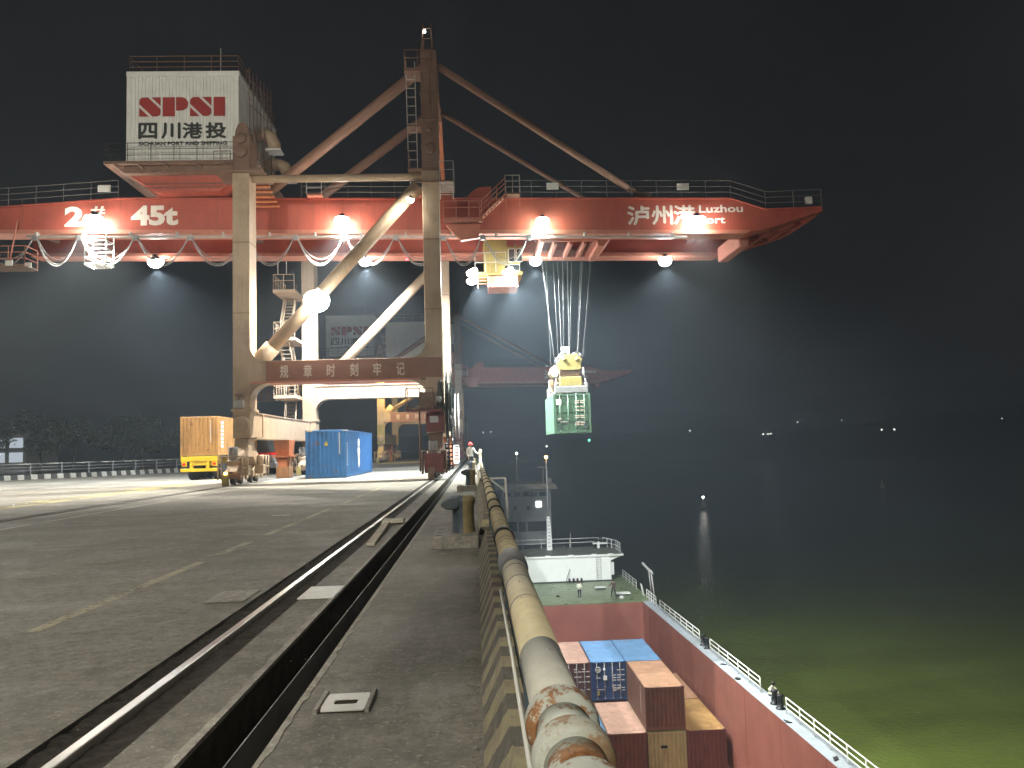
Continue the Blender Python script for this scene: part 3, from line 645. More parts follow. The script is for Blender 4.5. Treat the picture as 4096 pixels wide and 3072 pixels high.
for ch, a, b_ in (('泸',9.83,11.2),('州',11.35,12.65),('港',12.75,14.1)): text_fit('lettering', ch, a, b_, 15.15, 16.33, FY, 'letter_white', g1, 0, fat=.035)
text_fit('lettering', 'Luzhou', 14.35, 17.15, 15.85, 16.33, FY, 'letter_white', g1, .02); text_fit('lettering', 'Port', 14.35, 16.0, 15.15, 15.62, FY, 'letter_white', g1, .02)
for x in (-28,-14.5,-9,-3,9,15): MB().box((x,49.6,zb(x)+.9),(x+.35,54.3,zb(x)+1.5)).build('girder_link', 'girder_dark', K)
# boom tip frame
for x, z in ((17.6,14.55),(19.2,15.0),(20.8,15.45),(22.2,15.95)): MB().beam((x,49.5,z),(x,54.4,z),.22,.3).build('tip_strut', 'girder_red', K)
MB().beam((17.6,51.8,14.55),(22.2,51.8,15.95),.2,.25).beam((17.6,49.6,14.5),(19.2,51.8,15.0),.12,.16).beam((19.2,51.8,15.0),(20.8,49.6,15.4),.12,.16).beam((17.6,54.2,14.5),(19.2,51.8,15.0),.12,.16).beam((19.2,51.8,15.0),(20.8,54.2,15.4),.12,.16).split('tip_bracing', 'girder_red', K)
MB().box((17.2,49.7,13.95),(17.9,54.2,15.0)).build('buffer_beam', 'flange_pink', K, .1)
# walkways and railings on the girder
for y in (48.45, 55.45):
    rl = MB(); railing(rl, [(-29.4,y,16.85),(-21.3,y,zt(-21.3)+.08)], 1.1, (1,.66,.33), step=1.5)
    rl.build('railing', 'rail_dark', K); rl = MB()
    railing(rl, [(-10.3,y,zt(-10)+.08),(-3.2,y,zt(-3)+.08)], 1.1, (1,.66,.33), step=1.4); rl.build('railing', 'rail_dark', K); rl = MB()
    railing(rl, [(2.3,y,zt(2)+.08),(16.4,y,zt(16.4)+.08),(18.6,y,16.03),(22.2,y,16.12)], 1.1, (1,.66,.33), step=1.55); rl.build('railing', 'rail_dark', K)
for x, z in ((-22.5,17.7),(4.8,17.45),(13.0,17.3)): MB().box((x,48.38,z),(x+.75,48.44,z+.42)).build('notice_board', 'white_metal', K)
MB().box((21.2,48.42,16.3),(21.6,48.6,16.75)).build('tip_box', 'white_metal', K)
st = MB()
for a in ((.55,15.5),(2.3,17.0)): pass
ladder((.6,48.1,15.5),(2.2,48.1,17.0), .7, 'flange_pink', K, 'boom_stair', .26, .05, (0,1,0)); railing(MB(), [(.6,47.75,15.5),(2.2,47.75,17.0)], 1.0, (1,.7,.4), step=.7, r=.03).build('stair_railing', 'flange_pink', K)
pl = MB().box((2.2,47.7,16.98),(3.1,48.5,17.06)).build('stair_head', 'brown_steel', K); railing(MB(), [(2.2,47.72,17.06),(3.1,47.72,17.06),(3.1,48.45,17.06)], 1.1, (1,.66,.33), step=.45).build('railing', 'rail_grey', pl); MB().box((2.2,47.72,16.2),(2.28,47.8,17)).box((3.02,47.72,16.2),(3.1,47.8,17)).split('prop', 'flange_pink', pl)
pl = MB().box((-1.62,47.5,15.4),(.75,48.5,15.5)).box((-1.62,47.45,15.2),(.75,47.5,15.5)).split('hinge_platform', 'flange_pink', K); railing(MB(), [(-1.6,47.52,15.5),(.72,47.52,15.5)], 1.05, (1,.6), step=.8, r=.028).build('railing', 'flange_pink', pl)
MB().prism([(-1.9,17.6),(-1.5,17.5),(-.9,16.9),(-.5,16.45),(.3,16.4),(.3,15.6),(-1.9,15.6)], 'y', 48.2, 48.46).build('hinge_bracket', 'girder_red', K)
MB().prism([(-.35,16.9),(.05,17.4),(.55,17.75),(1.35,17.8),(1.35,16.9)], 'y', 48.7, 49.5).build('hinge_cover', 'girder_red', K); MB().prism([(-.35,16.9),(.05,17.4),(.55,17.75),(1.35,17.8),(1.35,16.9)], 'y', 54.4, 55.2).build('hinge_cover', 'girder_red', K)
MB().prism([(-1.5,15.2),(.6,15.2),(.5,14.35),(-.6,14.2)], 'y', 47.9, 48.3).build('hinge_foot', 'flange_pink', K)
for x in (-9.9,-3.6): pl = MB().box((x,48.0,zt(x)+.08),(x+.9,48.5,zt(x)+.2)).build('step_box', 'flange_pink', K); railing(MB(), [(x,48.02,zt(x)+.2),(x+.9,48.02,zt(x)+.2)], 1.1, (1,.66,.33), step=.9).build('railing', 'rail_grey', pl)
# machinery house
hb = MB().hexa([(-18.7,47.4,17.33),(-14.9,47.4,17.33),(-14.9,55.4,17.33),(-18.7,55.4,17.33)], [(-20.0,47.1,18.2),(-13.75,47.1,18.2),(-13.75,55.7,18.2),(-20.0,55.7,18.2)]).build('house_base', 'girder_red', K)
for z in (17.5,17.72,17.95): MB().box((-19.3,47.2,z),(-14.4,47.26,z+.05)).build('base_rib', 'girder_dark', hb)
pf = MB().box((-21.2,46.2,18.62),(-13.0,56.4,18.8)).box((-20.2,46.6,18.2),(-13.4,56.2,18.62)).build('house_platform', 'brown_steel', K, .02)
for x in (-20.6,-19.2,-17.7,-15.8): MB().beam((x,46.25,18.6),(x+.45,47.2,18.22),.08,.12).build('bracket', 'brown_steel', pf)
railing(MB(), [(-13.2,46.25,18.8),(-21.15,46.25,18.8),(-21.15,56,18.8)], 1.08, (1,.66,.33), step=1.3).build('railing', 'dark_steel', pf)
def corrugated(mb_, p0, p1, z0, z1, period, depth, nrm):   # vertical ribs between two plan points
    p0 = Vector((*p0,0)); p1 = Vector((*p1,0)); L_ = (p1-p0).length; d = (p1-p0)/L_; nv = Vector((*nrm,0))*depth; n = max(1, round(L_/period)); s = L_/n; pts = []
    for i in range(n):
        a = i*s
        for u_, k in ((0,0),(.28,0),(.42,1),(.86,1)): pts.append(p0+d*(a+u_*s)+nv*k)
    pts.append(p1); v = []
    for p in pts: v += [(p.x,p.y,z0),(p.x,p.y,z1)]
    return mb_.add(v, [(2*i,2*i+2,2*i+3,2*i+1) for i in range(len(pts)-1)])
hs = MB().box((-20.1,47.1,18.8),(-13.75,55.7,24.3)).build('machinery_house', 'house_white', K)
corrugated(MB(), (-20.12,47.06), (-13.73,47.06), 18.9, 24.25, .2, .05, (0,-1)).build('front_cladding', 'house_white', hs); corrugated(MB(), (-13.72,47.1), (-13.72,55.7), 18.9, 24.25, .2, .05, (1,0)).build('side_cladding', 'house_white', hs)
MB().box((-20.25,46.95,24.22),(-13.6,55.85,24.55)).build('roof_trim', 'house_white', hs, .02); MB().box((-20.22,46.97,18.85),(-20.02,47.05,24.22)).box((-13.88,46.97,18.85),(-13.66,47.05,24.22)).split('corner_trim', 'house_white', hs)
railing(MB(), [(-13.7,55.6,24.55),(-13.7,47.1,24.55),(-20.1,47.1,24.55),(-20.1,55.6,24.55)], 1.0, (1,.66,.33), step=1.6, r=.025).build('roof_railing', 'brown_steel', hs); MB().tube((-14.9,47.6,24.5),(-14.9,47.6,26.3),.03,5).build('antenna', 'rail_grey', hs)
LX, LZ, LS = -19.5, 22.95, 5.05/845   # emblem: pixel box 390..1235 x 580..775
HY = 46.995
def logo(polys):
    mb_ = MB()
    for p in polys: mb_.prism([(LX+(x-390)*LS, LZ-(y-580)*LS) for x, y in p], 'y', HY-.02, HY)
    return mb_.split('emblem', 'logo_red', hs)
def arc(cx, cy_, r_, a0, a1, n=8): return [(cx+r_*math.cos(R(a0+(a1-a0)*i/n)), cy_+r_*math.sin(R(a0+(a1-a0)*i/n))) for i in range(n+1)]
for ox in (0, 497):
    S_ = lambda p: [(x+ox, y) for x, y in p]
    logo([S_(arc(435,622,42,225,270,4)+[(478,580),(600,700)]+arc(560,735,40,0,90,5)+[(520,775),(393,650)]+arc(435,622,42,180,225,3)), S_([(512,580),(600,580),(600,668)]), S_([(393,684),(393,775),(484,775)])])
logo([[(622,580),(740,580),(740,775),(622,775)], [(752,580)]+arc(803,648,68,-90,90,10)+[(752,716)], [(1123,580),(1233,580),(1233,775),(1123,775)]])
for ch, a, b_ in (('四',390,563),('川',612,790),('港',820,1005),('投',1045,1240)): text_fit('lettering', ch, LX+(a-390)*LS, LX+(b_-390)*LS, LZ-(1000-580)*LS, LZ-(845-580)*LS, HY, 'ink', hs, 0, fat=.035)
text_fit('lettering', 'SICHUAN PORT AND SHIPPING', LX, LX+860*LS, LZ-(1070-580)*LS, LZ-(1035-580)*LS, HY, 'ink', hs, 0, fat=.012)
for x, y, z, s in ((-13.2,50.8,21.6,1.0),(-12.75,52.6,20.3,1.0)):   # elbow vents on the house side
    v_ = MB().path([(-13.75,y,z+.45),(x+.1,y,z+.5),(x+.5,y,z+.3),(x+.68,y,z-.1),(x+.7,y,z-.55)], .42, 14).build('vent_elbow', 'cream', hs); MB().box((x+.22,y-.5,z-.68),(x+1.2,y+.5,z-.56)).build('vent_mouth', 'white_metal', v_)
cg = MB()
for i in range(7): cg.tube((-13.35+.09*i,48.2+.5*i,18.9),(-13.35+.09*i,48.2+.5*i,25.3-.08*(i%2)),.035,5)
for z in (20,21.5,23,24.6): cg.tube((-13.35,48.2,z),(-12.8,51.2,z),.025,5)
cg.build('cable_ladder', 'brown_steel', hs)
railing(MB(), [(-13.0,46.3,18.8),(-12.0,49.5,17.9)], 1.0, (1,.75,.5,.25), step=.4).build('stair_railing', 'brown_steel', K)
for x0, x1 in ((-13.9,-11.2),): pl = MB().box((x0,43.0,17.0),(x1,45.4,17.1)).build('leg_platform', 'brown_steel', K); railing(MB(), [(x0+.05,43.03,17.1),(-12.97,43.03,17.1)], 1.0, (1,.6), step=.5).build('railing', 'brown_steel', pl)
for i in range(5): MB().box((-13.6+.0*i,45.4+.55*i,16.9-.12*i),(-11.5,45.7+.55*i,16.98-.12*i)).build('walkway_step', 'orange_steel', K)
# festoon beam, cables, service cage
FBY = 48.15
fz = lambda x: zb(x)-.28
MB().prism([(-26.5,fz(-26.5)-.05),(13.4,fz(13.4)-.05),(13.4,fz(13.4)+.06),(-26.5,fz(-26.5)+.06)], 'y', FBY-.06, FBY+.06).build('festoon_beam', 'rail_grey', K)
for x in [-26+2.75*i for i in range(15)]: MB().box((x,FBY-.05,fz(x)+.06),(x+.09,FBY+.35,zb(x)+.02)).build('beam_hanger', 'rail_grey', K)
hx = [-29.3,-26.0,-23.4,-20.1,-16.9,-13.6,-10.6,-7.65,-4.55,-1.65,.75,3.6]
for a, b_ in zip(hx, hx[1:]):
    for k, (sag, dy) in enumerate(((1.75,0),(1.62,.08),(1.32,.16))):
        pts = []
        for i in range(17): u_ = i/16; pts.append((a+.12+(b_-a-.24)*u_+.0, FBY-.08+dy, fz(a)-.08-(sag*random.uniform(.98,1.02) if i == -1 else sag)*(1-(2*u_-1)**2)**.92))
        MB().path(pts, .028, 5).build('festoon_cable', 'cable', K)
for x in hx[1:]: MB().box((x-.14,FBY-.12,fz(x)-.2),(x+.14,FBY+.12,fz(x)+.1)).build('cable_carrier', 'grey_steel', K)
sc = MB()
for x in (-22.85,-21.6):
    for y in (47.6,48.6): sc.tube((x,y,14.9),(x,y,13.05),.04,6)
for z in (14.5,14.0,13.5,13.1):
    sc.tube((-22.85,47.6,z),(-21.6,47.6,z),.032,5).tube((-22.85,48.6,z),(-21.6,48.6,z),.03,5).tube((-22.85,47.6,z),(-22.85,48.6,z),.03,5).tube((-21.6,47.6,z),(-21.6,48.6,z),.03,5)
for i in range(6): sc.box((-22.85+.21*i,47.6,13.0),(-22.74+.21*i,48.6,13.06))
sc.build('service_cage', 'white_metal', K)
ep = MB().box((-31,47.4,13.0),(-26.2,48.9,13.12)).build('end_platform', 'brown_steel', K); railing(MB(), [(-31,47.45,13.12),(-26.2,47.45,13.12),(-26.2,48.8,13.12)], 1.1, (1,.66,.33), step=1.0, r=.028).build('railing', 'flange_pink', ep)
for x in (-28.4,-27.2): MB().tube((x,47.6,13.1),(x,48.4,16.0),.05,6).build('hanger_rod', 'flange_pink', ep)
for x, y in ((-26.9,47.3),(-26.15,47.9)): MB().box((x-.3,y-.06,13.0),(x+.1,y,13.3)).build('toe_board', 'white_metal', ep)
# stair tower beside the rear left leg
stairs = [(.15,5.7),(5.75,9.85),(9.9,13.3)]
for i, (z0, z1) in enumerate(stairs):
    ya, yb = (57.6,60.4) if i % 2 == 0 else (60.4,57.6)
    s_ = MB()
    for dx in (-.36,.36): s_.beam((-13.45+dx,ya,z0),(-13.65+dx,yb,z1),.05,.16)
    n = int((z1-z0)/.27)
    for k in range(1, n): u_ = k/n; s_.box((-13.45-.2*u_-.36,ya+(yb-ya)*u_-.11,z0+(z1-z0)*u_-.015),(-13.45-.2*u_+.36,ya+(yb-ya)*u_+.11,z0+(z1-z0)*u_+.015))
    fl = s_.build('stair_flight', 'cream', K); rr = MB()
    for dx in (-.4,.4): rr.tube((-13.45+dx,ya,z0+1),(-13.65+dx,yb,z1+1),.025,5).tube((-13.45+dx,ya,z0+.55),(-13.65+dx,yb,z1+.55),.02,5)
    rr.build('handrail', 'cream', fl)
for z in (5.7,9.85,13.3): pl = MB().box((-14.25,57.2,z-.22),(-12.7,61,z)).build('stair_landing', 'cream', K); railing(MB(), [(-12.75,57.25,z),(-14.22,57.25,z),(-14.22,60.9,z)], 1.1, (1,.6), step=.7, r=.028).build('railing', 'cream', pl)
MB().tube((-13.9,57.3,14.4),(-13.9,57.3,17),.04,6).tube((-13.3,57.3,14.4),(-13.3,57.3,17),.03,6).split('post', 'rail_grey', K)
# bogies
wheel = MB().lathe([(.1,-.09),(.3,-.09),(.33,-.075),(.33,.06),(.37,.065),(.37,.09),(.1,.09)], axis='x', n=24).mesh('wheel'); wheel.materials.append(M['dark_steel'])
def bogie(x, yc, m, m2):
    b_ = MB().prism([(yc-.55,2.42),(yc+.55,2.42),(yc+.7,1.95),(yc+2.0,1.25),(yc+2.0,.95),(yc+1.0,.95),(yc+.45,1.45),(yc-.45,1.45),(yc-1.0,.95),(yc-2.0,.95),(yc-2.0,1.25),(yc-.7,1.95)], 'x', x-.36, x+.36).build('equalizer', m, K, .02)
    for dy in (-1.5,1.5):
        t_ = MB().prism([(yc+dy-.95,.72),(yc+dy-.4,1.08),(yc+dy+.4,1.08),(yc+dy+.95,.72),(yc+dy+.95,.36),(yc+dy-.95,.36)], 'x', x-.3, x+.3).build('bogie_truck', m, K, .02)
        for d2 in (-.58,.58): w_ = place(wheel, 'wheel', K, (x, yc+dy+d2, .385)); MB().lathe([(.14,0),(.14,.1),(.1,.13),(0,.13)], (x+.3,yc+dy+d2,.385), 'x', 14).build('axle_box', m, K)
        MB().lathe([(.2,0),(.2,.5),(.16,.54),(0,.54)], (x+.52,yc+dy-.3,1.0), n=16).build('drive_motor', m, K); MB().box((x+.3,yc+dy-.55,.5),(x+.75,yc+dy-.05,1.0)).build('gear_case', m, K, .02)
    for s in (-1, 1):
        e = yc+s*2.55; MB().box((x-.5,e-.06,.35),(x+.5,e+.06,1.35 if x > -5 else .62)).build('guard_plate', m2, K); MB().lathe([(.1,0),(.1,.3),(.15,.32),(.15,.42),(0,.42)], (x,e,.62), 'y', 14) .build('buffer', 'dark_steel', K)
        rr = MB()
        for xx in (x-.62,x+.62): rr.tube((xx,e,.3),(xx,e,1.5),.035,6).tube((xx,e-s*.55,.3),(xx,e-s*.55,1.5),.035,6).tube((xx,e,1.5),(xx,e-s*.55,1.5),.035,6).tube((xx,e,.9),(xx,e-s*.55,.9),.03,6)
        rr.tube((x-.62,e,1.5),(x+.62,e,1.5),.035,6); rr.build('guard_frame', m, K)
    MB().box((x-.32,yc-2.95,.02),(x+.0,yc-2.7,.62)).build('rail_sweep', 'yellow_machine' if x < -10 else 'brown_steel', K, .02)
    MB().lathe([(.24,0),(.24,.75),(.2,.8),(0,.8)], (x-.1,yc-1.7,1.2), n=18).build('drum', 'grey_steel', K)
bogie(-12.55, 44.1, 'cream', 'brown_steel'); bogie(-2.17, 44.1, 'brown_steel', 'maroon'); bogie(-12.4, 60.1, 'cream', 'brown_steel'); bogie(-2.17, 60.1, 'orange_steel', 'orange_steel')
MB().box((-12.72,44.0-2.6-.3,.6),(-12.6,44.0-2.6-.22,.7)).build('marker_lamp', 'amber_light', K)
# storm anchor hanging under the left sill beam, on a timber block
MB().hexa([(-12.85,52.2,1.45),(-12.05,52.2,1.45),(-12.05,53.4,1.45),(-12.85,53.4,1.45)], [(-12.98,52.0,2.42),(-11.95,52.0,2.42),(-11.95,53.6,2.42),(-12.98,53.6,2.42)]).box((-13.05,51.9,1.36),(-11.85,53.7,1.45)).build('anchor_box', 'orange_steel', K); MB().hexa([(-12.72,52.3,.85),(-12.15,52.3,.85),(-12.15,53.3,.85),(-12.72,53.3,.85)], [(-12.95,52.1,1.36),(-11.95,52.1,1.36),(-11.95,53.5,1.36),(-12.95,53.5,1.36)]).build('anchor_neck', 'orange_steel', K)
MB().box((-12.8,51.95,.02),(-12.0,53.2,.72)).build('timber_block', 'wood', K, .02); MB().box((-12.7,52.0,.72),(-12.1,53.0,1.2)).build('timber_top', 'orange_steel', K, .02)
MB().beam((-11.9,52.1,1.35),(-12.0,52.0,.1),.06,.06).beam((-11.9,53.4,1.35),(-11.75,53.4,.1),.06,.06).split('anchor_link', 'cream', K)
# box and lamp on the left leg, electrics and cable reel by the right leg
MB().box((-12.85,43.1,4.05),(-12.35,43.4,4.5)).build('junction_box', 'rail_grey', K, .02); MB().box((-12.75,43.05,4.7),(-12.3,43.4,4.8)).tube((-12.6,43.2,4.5),(-12.6,43.2,4.9),.03,6).build('box_hood', 'brown_steel', K)
pl = MB().box((-3.66,42.3,3.56),(-1.75,43.38,3.68)).build('reel_platform', 'maroon', K); railing(MB(), [(-2.2,42.33,3.68),(-3.64,42.33,3.68),(-3.64,43.3,3.68)], 1.13, (1,.55,.08), step=.9, r=.028).build('railing', 'brown_steel', pl)
MB().box((-2.95,42.6,3.68),(-2.15,43.3,4.62)).build('switch_cabinet', 'brown_steel', K, .03); MB().box((-2.68,43.28,2.5),(-1.68,43.42,3.5)).build('foot_panel', 'maroon', K); MB().box((-2.45,43.18,3.0),(-2.0,43.3,3.35)).build('small_window', 'grey_steel', K)
MB().lathe([(.16,3.68),(.2,3.9),(.15,4.3),(.2,4.5),(.12,4.9),(.16,5.0),(.1,5.2),(0,5.25)], (-1.85,42.7,0), n=14).build('reel_motor', 'dark_steel', K); MB().lathe([(.16,0),(.16,-.12),(.08,-.14),(0,-.14)], (-1.9,42.55,4.2), 'y', 16).build('motor_flange', 'grey_steel', K)
MB().tube((-2.95,42.5,.4),(-2.95,42.5,3.6),.05,6).split('prop', 'brown_steel', K)
for x in (-1.55,-1.3):
    rl_ = MB()
    for r_ in (1.95, 1.0): rl_.path([(x,44.0+math.cos(a*math.pi/16)*r_,3.85+math.sin(a*math.pi/16)*r_) for a in range(33)], .035, 6)
    for a in range(12): rl_.tube((x,44.0,3.85),(x,44.0+math.cos(a*math.pi/6)*1.95,3.85+math.sin(a*math.pi/6)*1.95),.022,5)
    rl_.build('cable_reel', 'black_steel', K)
MB().lathe([(1.35,-1.5),(1.35,-1.36)], (0,44.0,3.85), 'x', 32).build('wound_cable', 'black_rubber', K)
MB().path([(-1.42,42.1,3.6),(-1.42,42.0,2.2),(-1.4,41.9,.6),(-1.36,41.6,-.1),(-1.36,41,-.2)], .035, 6).build('feed_cable', 'black_rubber', K)
for x in (-1.5,-1.25): MB().lathe([(.04,0),(1.7,0),(1.7,.04),(.04,.04)], (x,60.2,4.0), 'x', 32).build('cable_reel', 'white_metal', K)
for y in (42.0,57.4): g_ = MB().box((-1.62,y-.1,.5),(-1.2,y+.1,.56)).box((-1.62,y-.1,1.75),(-1.2,y+.1,1.81)).box((-1.62,y-.1,.5),(-1.57,y+.1,1.8)).box((-1.25,y-.1,.5),(-1.2,y+.1,1.8)); [g_.tube((-1.6,y,.7+.22*i),(-1.22,y,.7+.22*i),.05,8) for i in range(5)]; g_.build('cable_guide', 'dark_steel' if y < 50 else 'white_metal', K)
# floodlights
for x, s, k in ((-22.5,1.15,1.1),(-7.77,.92,1),(14.05,1.05,.4)): floodlight(K, (x,47.95,zb(x)+.62), s, W_GIRDER*k, aim=(0,-.05,-1), cone=120, blend=.6); MB().tube((x,48.0,zb(x)+1.1),(x,48.5,zb(x)+1.3),.03,6).build('lamp_arm', 'dark_steel', K)
floodlight(K, (4.43,47.95,zb(4.4)+.62), .82, W_GIRDER*.45, aim=(0,-.05,-1), lens='lens_green', col=(.85,1,.85), cone=120, blend=.6); MB().tube((4.43,48.0,zb(4.4)+1.1),(4.43,48.5,zb(4.4)+1.3),.03,6).build('lamp_arm', 'dark_steel', K)
for x, s, k in ((-21.2,1.0,.8),(-7.2,.8,1.2),(4.4,.8,.6),(13.4,.9,.4)): floodlight(K, (x,53.9,zb(x)-.42), s, W_REAR*k, aim=(0,.5 if x < 0 else .02,-1), lens='lens_white', col=(.9,.96,1), cone=136, blend=.5); MB().tube((x,53.9,zb(x)+.0),(x,54.3,zb(x)+.1),.04,6).build('lamp_arm', 'dark_steel', K)
floodlight(K, (-8.75,43.75,9.35), .5, W_LEG_FILL, aim=(-.35,.75,.2), cone=150, blend=.8, glow=0); floodlight(K, (-8.4,43.1,9.75), 1.38, 420, aim=(.05,-.35,-1), cone=160, blend=.6); floodlight(K, (-3.25,43.05,15.25), .42, W_SMALL, aim=(-.35,.5,-1), lens='lens_small', glow=500)  # the first is an added second head, put in to light the legs
MB().lathe([(.09,0),(.11,.08),(0,.16)], (-4.4,54.0,14.5), n=10).build('warning_lamp', 'red_light', K)

# ------------------------------------------------------------------ trolley, ropes, spreader
T = thing('crane_trolley', (4.0,52,14.6), 'crane trolley with yellow operator cabin and bright work lamps under the boom', 'trolley')
MB().box((4.4,49.7,14.5),(8.1,49.9,15.0)).box((4.4,54.0,14.5),(8.1,54.2,15.0)).box((4.4,49.9,14.5),(4.7,54,14.9)).box((7.8,49.9,14.5),(8.1,54,14.9)).split('trolley_frame', 'flange_pink', T, .02)
for x in (5.3,6.3,7.2): MB().box((x,49.9,14.35),(x+.22,54,14.75)).build('sheave_beam', 'flange_pink', T, .02)
MB().hexa([(8.1,49.8,14.2),(8.5,49.8,14.2),(8.5,54.1,14.2),(8.1,54.1,14.2)],[(8.1,49.8,15.0),(9.2,49.8,15.0),(9.2,54.1,15.0),(8.1,54.1,15.0)]).build('end_plate', 'flange_pink', T)
body = MB().box((.75,50.2,12.62),(2.3,52.4,15.0)).build('cabin_body', 'yellow_machine', T, .03)
cab = MB().hexa([(2.3,50.1,12.3),(2.95,50.1,12.3),(2.95,52.5,12.3),(2.3,52.5,12.3)], [(2.3,50.1,14.4),(3.4,50.1,14.4),(3.4,52.5,14.4),(2.3,52.5,14.4)]).build('cabin', 'yellow_machine', T, .03)
for (xa, xb, za, zb_) in ((2.36,2.82,13.35,14.25),(2.88,3.3,13.35,14.25),(2.36,3.12,12.75,13.2),):
    MB().box((xa,50.06,za),(xb,50.095,zb_)).build('window_frame', 'white_metal', cab); MB().box((xa+.05,50.04,za+.05),(xb-.05,50.06,zb_-.05)).build('pane', 'glass_dark', cab)
pf = MB().box((.15,49.6,12.5),(3.25,52.4,12.62)).build('cabin_platform', 'yellow_machine', T); railing(MB(), [(2.2,49.63,12.62),(.18,49.63,12.62),(.18,52.3,12.62)], 1.3, (1,.5), step=.8, r=.035).build('railing', 'rail_grey', pf)
MB().box((1.0,49.9,11.68),(2.95,52.2,12.4)).build('cabin_base', 'flange_pink', T, .02); ladder((.65,49.75,11.65),(.65,49.75,12.5), .65, 'flange_pink', T, 'step_ladder', .2, .035)
for x in (.95,1.9,2.9): MB().tube((x,51.3,14.9),(x,51.3,12.5),.05,6).build('hanger_rod', 'yellow_machine', T)
for x in (-.05,2.3):
    for z in (12.5,11.98): floodlight(T, (x,49.5,z+.12), .74, W_CAB, aim=(.5,.15,-1), lens='lens_white', col=(.9,.97,1), cone=136, blend=.5)
for ch in T.children:
    if ch.name.split('.')[0] in ('cabin_body','cabin','cabin_platform','cabin_base','step_ladder','hanger_rod','floodlight'): ch.location += Vector((.08,1.7,.35))
SX, SY = 6.33, 54.9
sp = thing('container_spreader', (SX,SY,4.95), 'yellow hoist spreader hanging on wire ropes above the green container', 'spreader')
MB().box((5.25,51.9,4.98),(7.42,52.35,5.42)).box((5.25,57.45,4.98),(7.42,57.9,5.42)).split('end_beam', 'grey_steel', sp, .03)
MB().box((5.9,52.3,5.05),(6.2,57.5,5.42)).box((6.5,52.3,5.05),(6.8,57.5,5.42)).split('main_beam', 'yellow_machine', sp, .02); MB().box((5.6,52.0,5.42),(7.05,55.8,6.05)).build('machine_box', 'yellow_machine', sp, .04)
for x in (5.25,7.25):
    for y in (51.92,57.7): MB().box((x,y,4.9),(x+.18,y+.18,5.65)).build('corner_guide', 'grey_steel', sp, .02)
MB().path([(7.1,52.2,5.5),(7.35,52.2,5.7),(7.2,52.2,6.2),(7.15,52.2,6.65)], .09, 8).build('link_arm', 'grey_steel', sp); MB().path([(5.55,52.2,5.5),(5.3,52.2,5.7),(5.45,52.2,6.2),(5.5,52.2,6.5)], .09, 8).build('link_arm', 'grey_steel', sp)
hb_ = MB().prism([(5.45,6.65),(5.42,6.95),(5.75,7.35),(5.95,7.55),(6.8,7.55),(7.0,7.35),(7.15,7.2),(7.05,6.95),(7.02,6.5),(5.75,6.5)], 'y', 52.1, 52.2).build('head_block', 'yellow_machine', sp, .02); MB().prism([(5.45,6.65),(5.42,6.95),(5.75,7.35),(5.95,7.55),(6.8,7.55),(7.0,7.35),(7.15,7.2),(7.05,6.95),(7.02,6.5),(5.75,6.5)], 'y', 55.0, 55.1).build('head_block', 'yellow_machine', sp, .02)
MB().box((5.65,52.2,6.1),(6.95,55.0,6.5)).build('head_beam', 'brown_steel', sp, .03)
for x in (5.95,6.78):
    for y in (52.3,54.7): MB().lathe([(.1,0),(.42,0),(.36,.06),(.36,.1),(.42,.16),(.1,.16)], (x,y,7.3), 'y', 24).build('sheave', 'black_steel', sp)
    MB().lathe([(.13,0),(.13,-.06),(0,-.06)], (x,52.1,7.2), 'y', 14).build('pin', 'yellow_machine', sp)
for y in (53.2,): MB().prism([(5.02,6.35),(5.15,6.75),(5.4,6.9),(5.7,6.75),(5.68,6.4),(5.5,6.1),(5.2,6.1)], 'y', 52.6, 54.0).build('side_sheave_box', 'cream', sp, .03)
MB().box((4.98,52.6,5.1),(5.25,53.5,5.9)).build('cable_basket', 'cream', sp, .02); MB().box((5.0,52.5,5.55),(5.2,52.6,5.8)).build('warning_light', 'orange_steel', sp)
bk = MB()
for z in (7.72,8.05):
    for a, b_ in (((5.85,52.6),(6.35,52.6)),((6.35,52.6),(6.35,53.1)),((6.35,53.1),(5.85,53.1)),((5.85,53.1),(5.85,52.6))): bk.tube((*a,z),(*b_,z),.035,5)
for x in (5.85,6.02,6.18,6.35): bk.tube((x,52.6,7.55),(x,52.6,8.05),.03,5)
bk.build('top_basket', 'white_metal', sp)
for (xa, ya), (xb, yb, zb2) in (((4.75,50.2),(5.15,53.0,6.8)),((5.2,50.2),(5.6,52.4,7.3)),((5.9,50.3),(5.95,52.4,7.5)),((6.5,50.3),(6.35,52.4,7.6)),((7.1,50.2),(6.85,52.4,7.5)),((7.8,50.2),(7.2,52.4,7.3)),((4.8,53.9),(5.6,54.8,7.3)),((5.9,53.8),(6.1,54.8,7.5)),((6.6,53.8),(6.6,54.8,7.5)),((7.7,53.9),(7.15,54.8,7.3))):
    MB().tube((xa,ya,14.6),(xb,yb,zb2),.011,5,caps=False).build('wire_rope', 'rope_grey', sp)

# ------------------------------------------------------------------ containers
def cmat(name, c, **k): return mat(name, c, .55, var=.2, scale=1.1, streak=k.get('streak',.6), dirt_amt=k.get('dirt',.7), dirt=tuple(x*.4+.012 for x in c), dirt_scale=1.4, rust=k.get('rust',.12), bump=.25, bump_scale=3)
cmat('box_blue', (.03,.14,.36)); cmat('box_green', (.085,.175,.11)); cmat('box_yellow', (.4,.22,.075)); cmat('box_brown', (.16,.078,.052)); cmat('box_darkbrown', (.11,.045,.035)); cmat('box_navy', (.025,.06,.16)); cmat('box_olive', (.37,.37,.19), rust=0, dirt=.4); cmat('box_maroon', (.14,.052,.044)); cmat('box_pink', (.42,.25,.185)); cmat('box_sky', (.1,.22,.38)); cmat('box_tan', (.36,.2,.12)); cmat('box_ochre', (.36,.21,.075), rust=.2); cmat('box_teal', (.04,.07,.07)); mat('bar_green', (.24,.36,.27), .5)
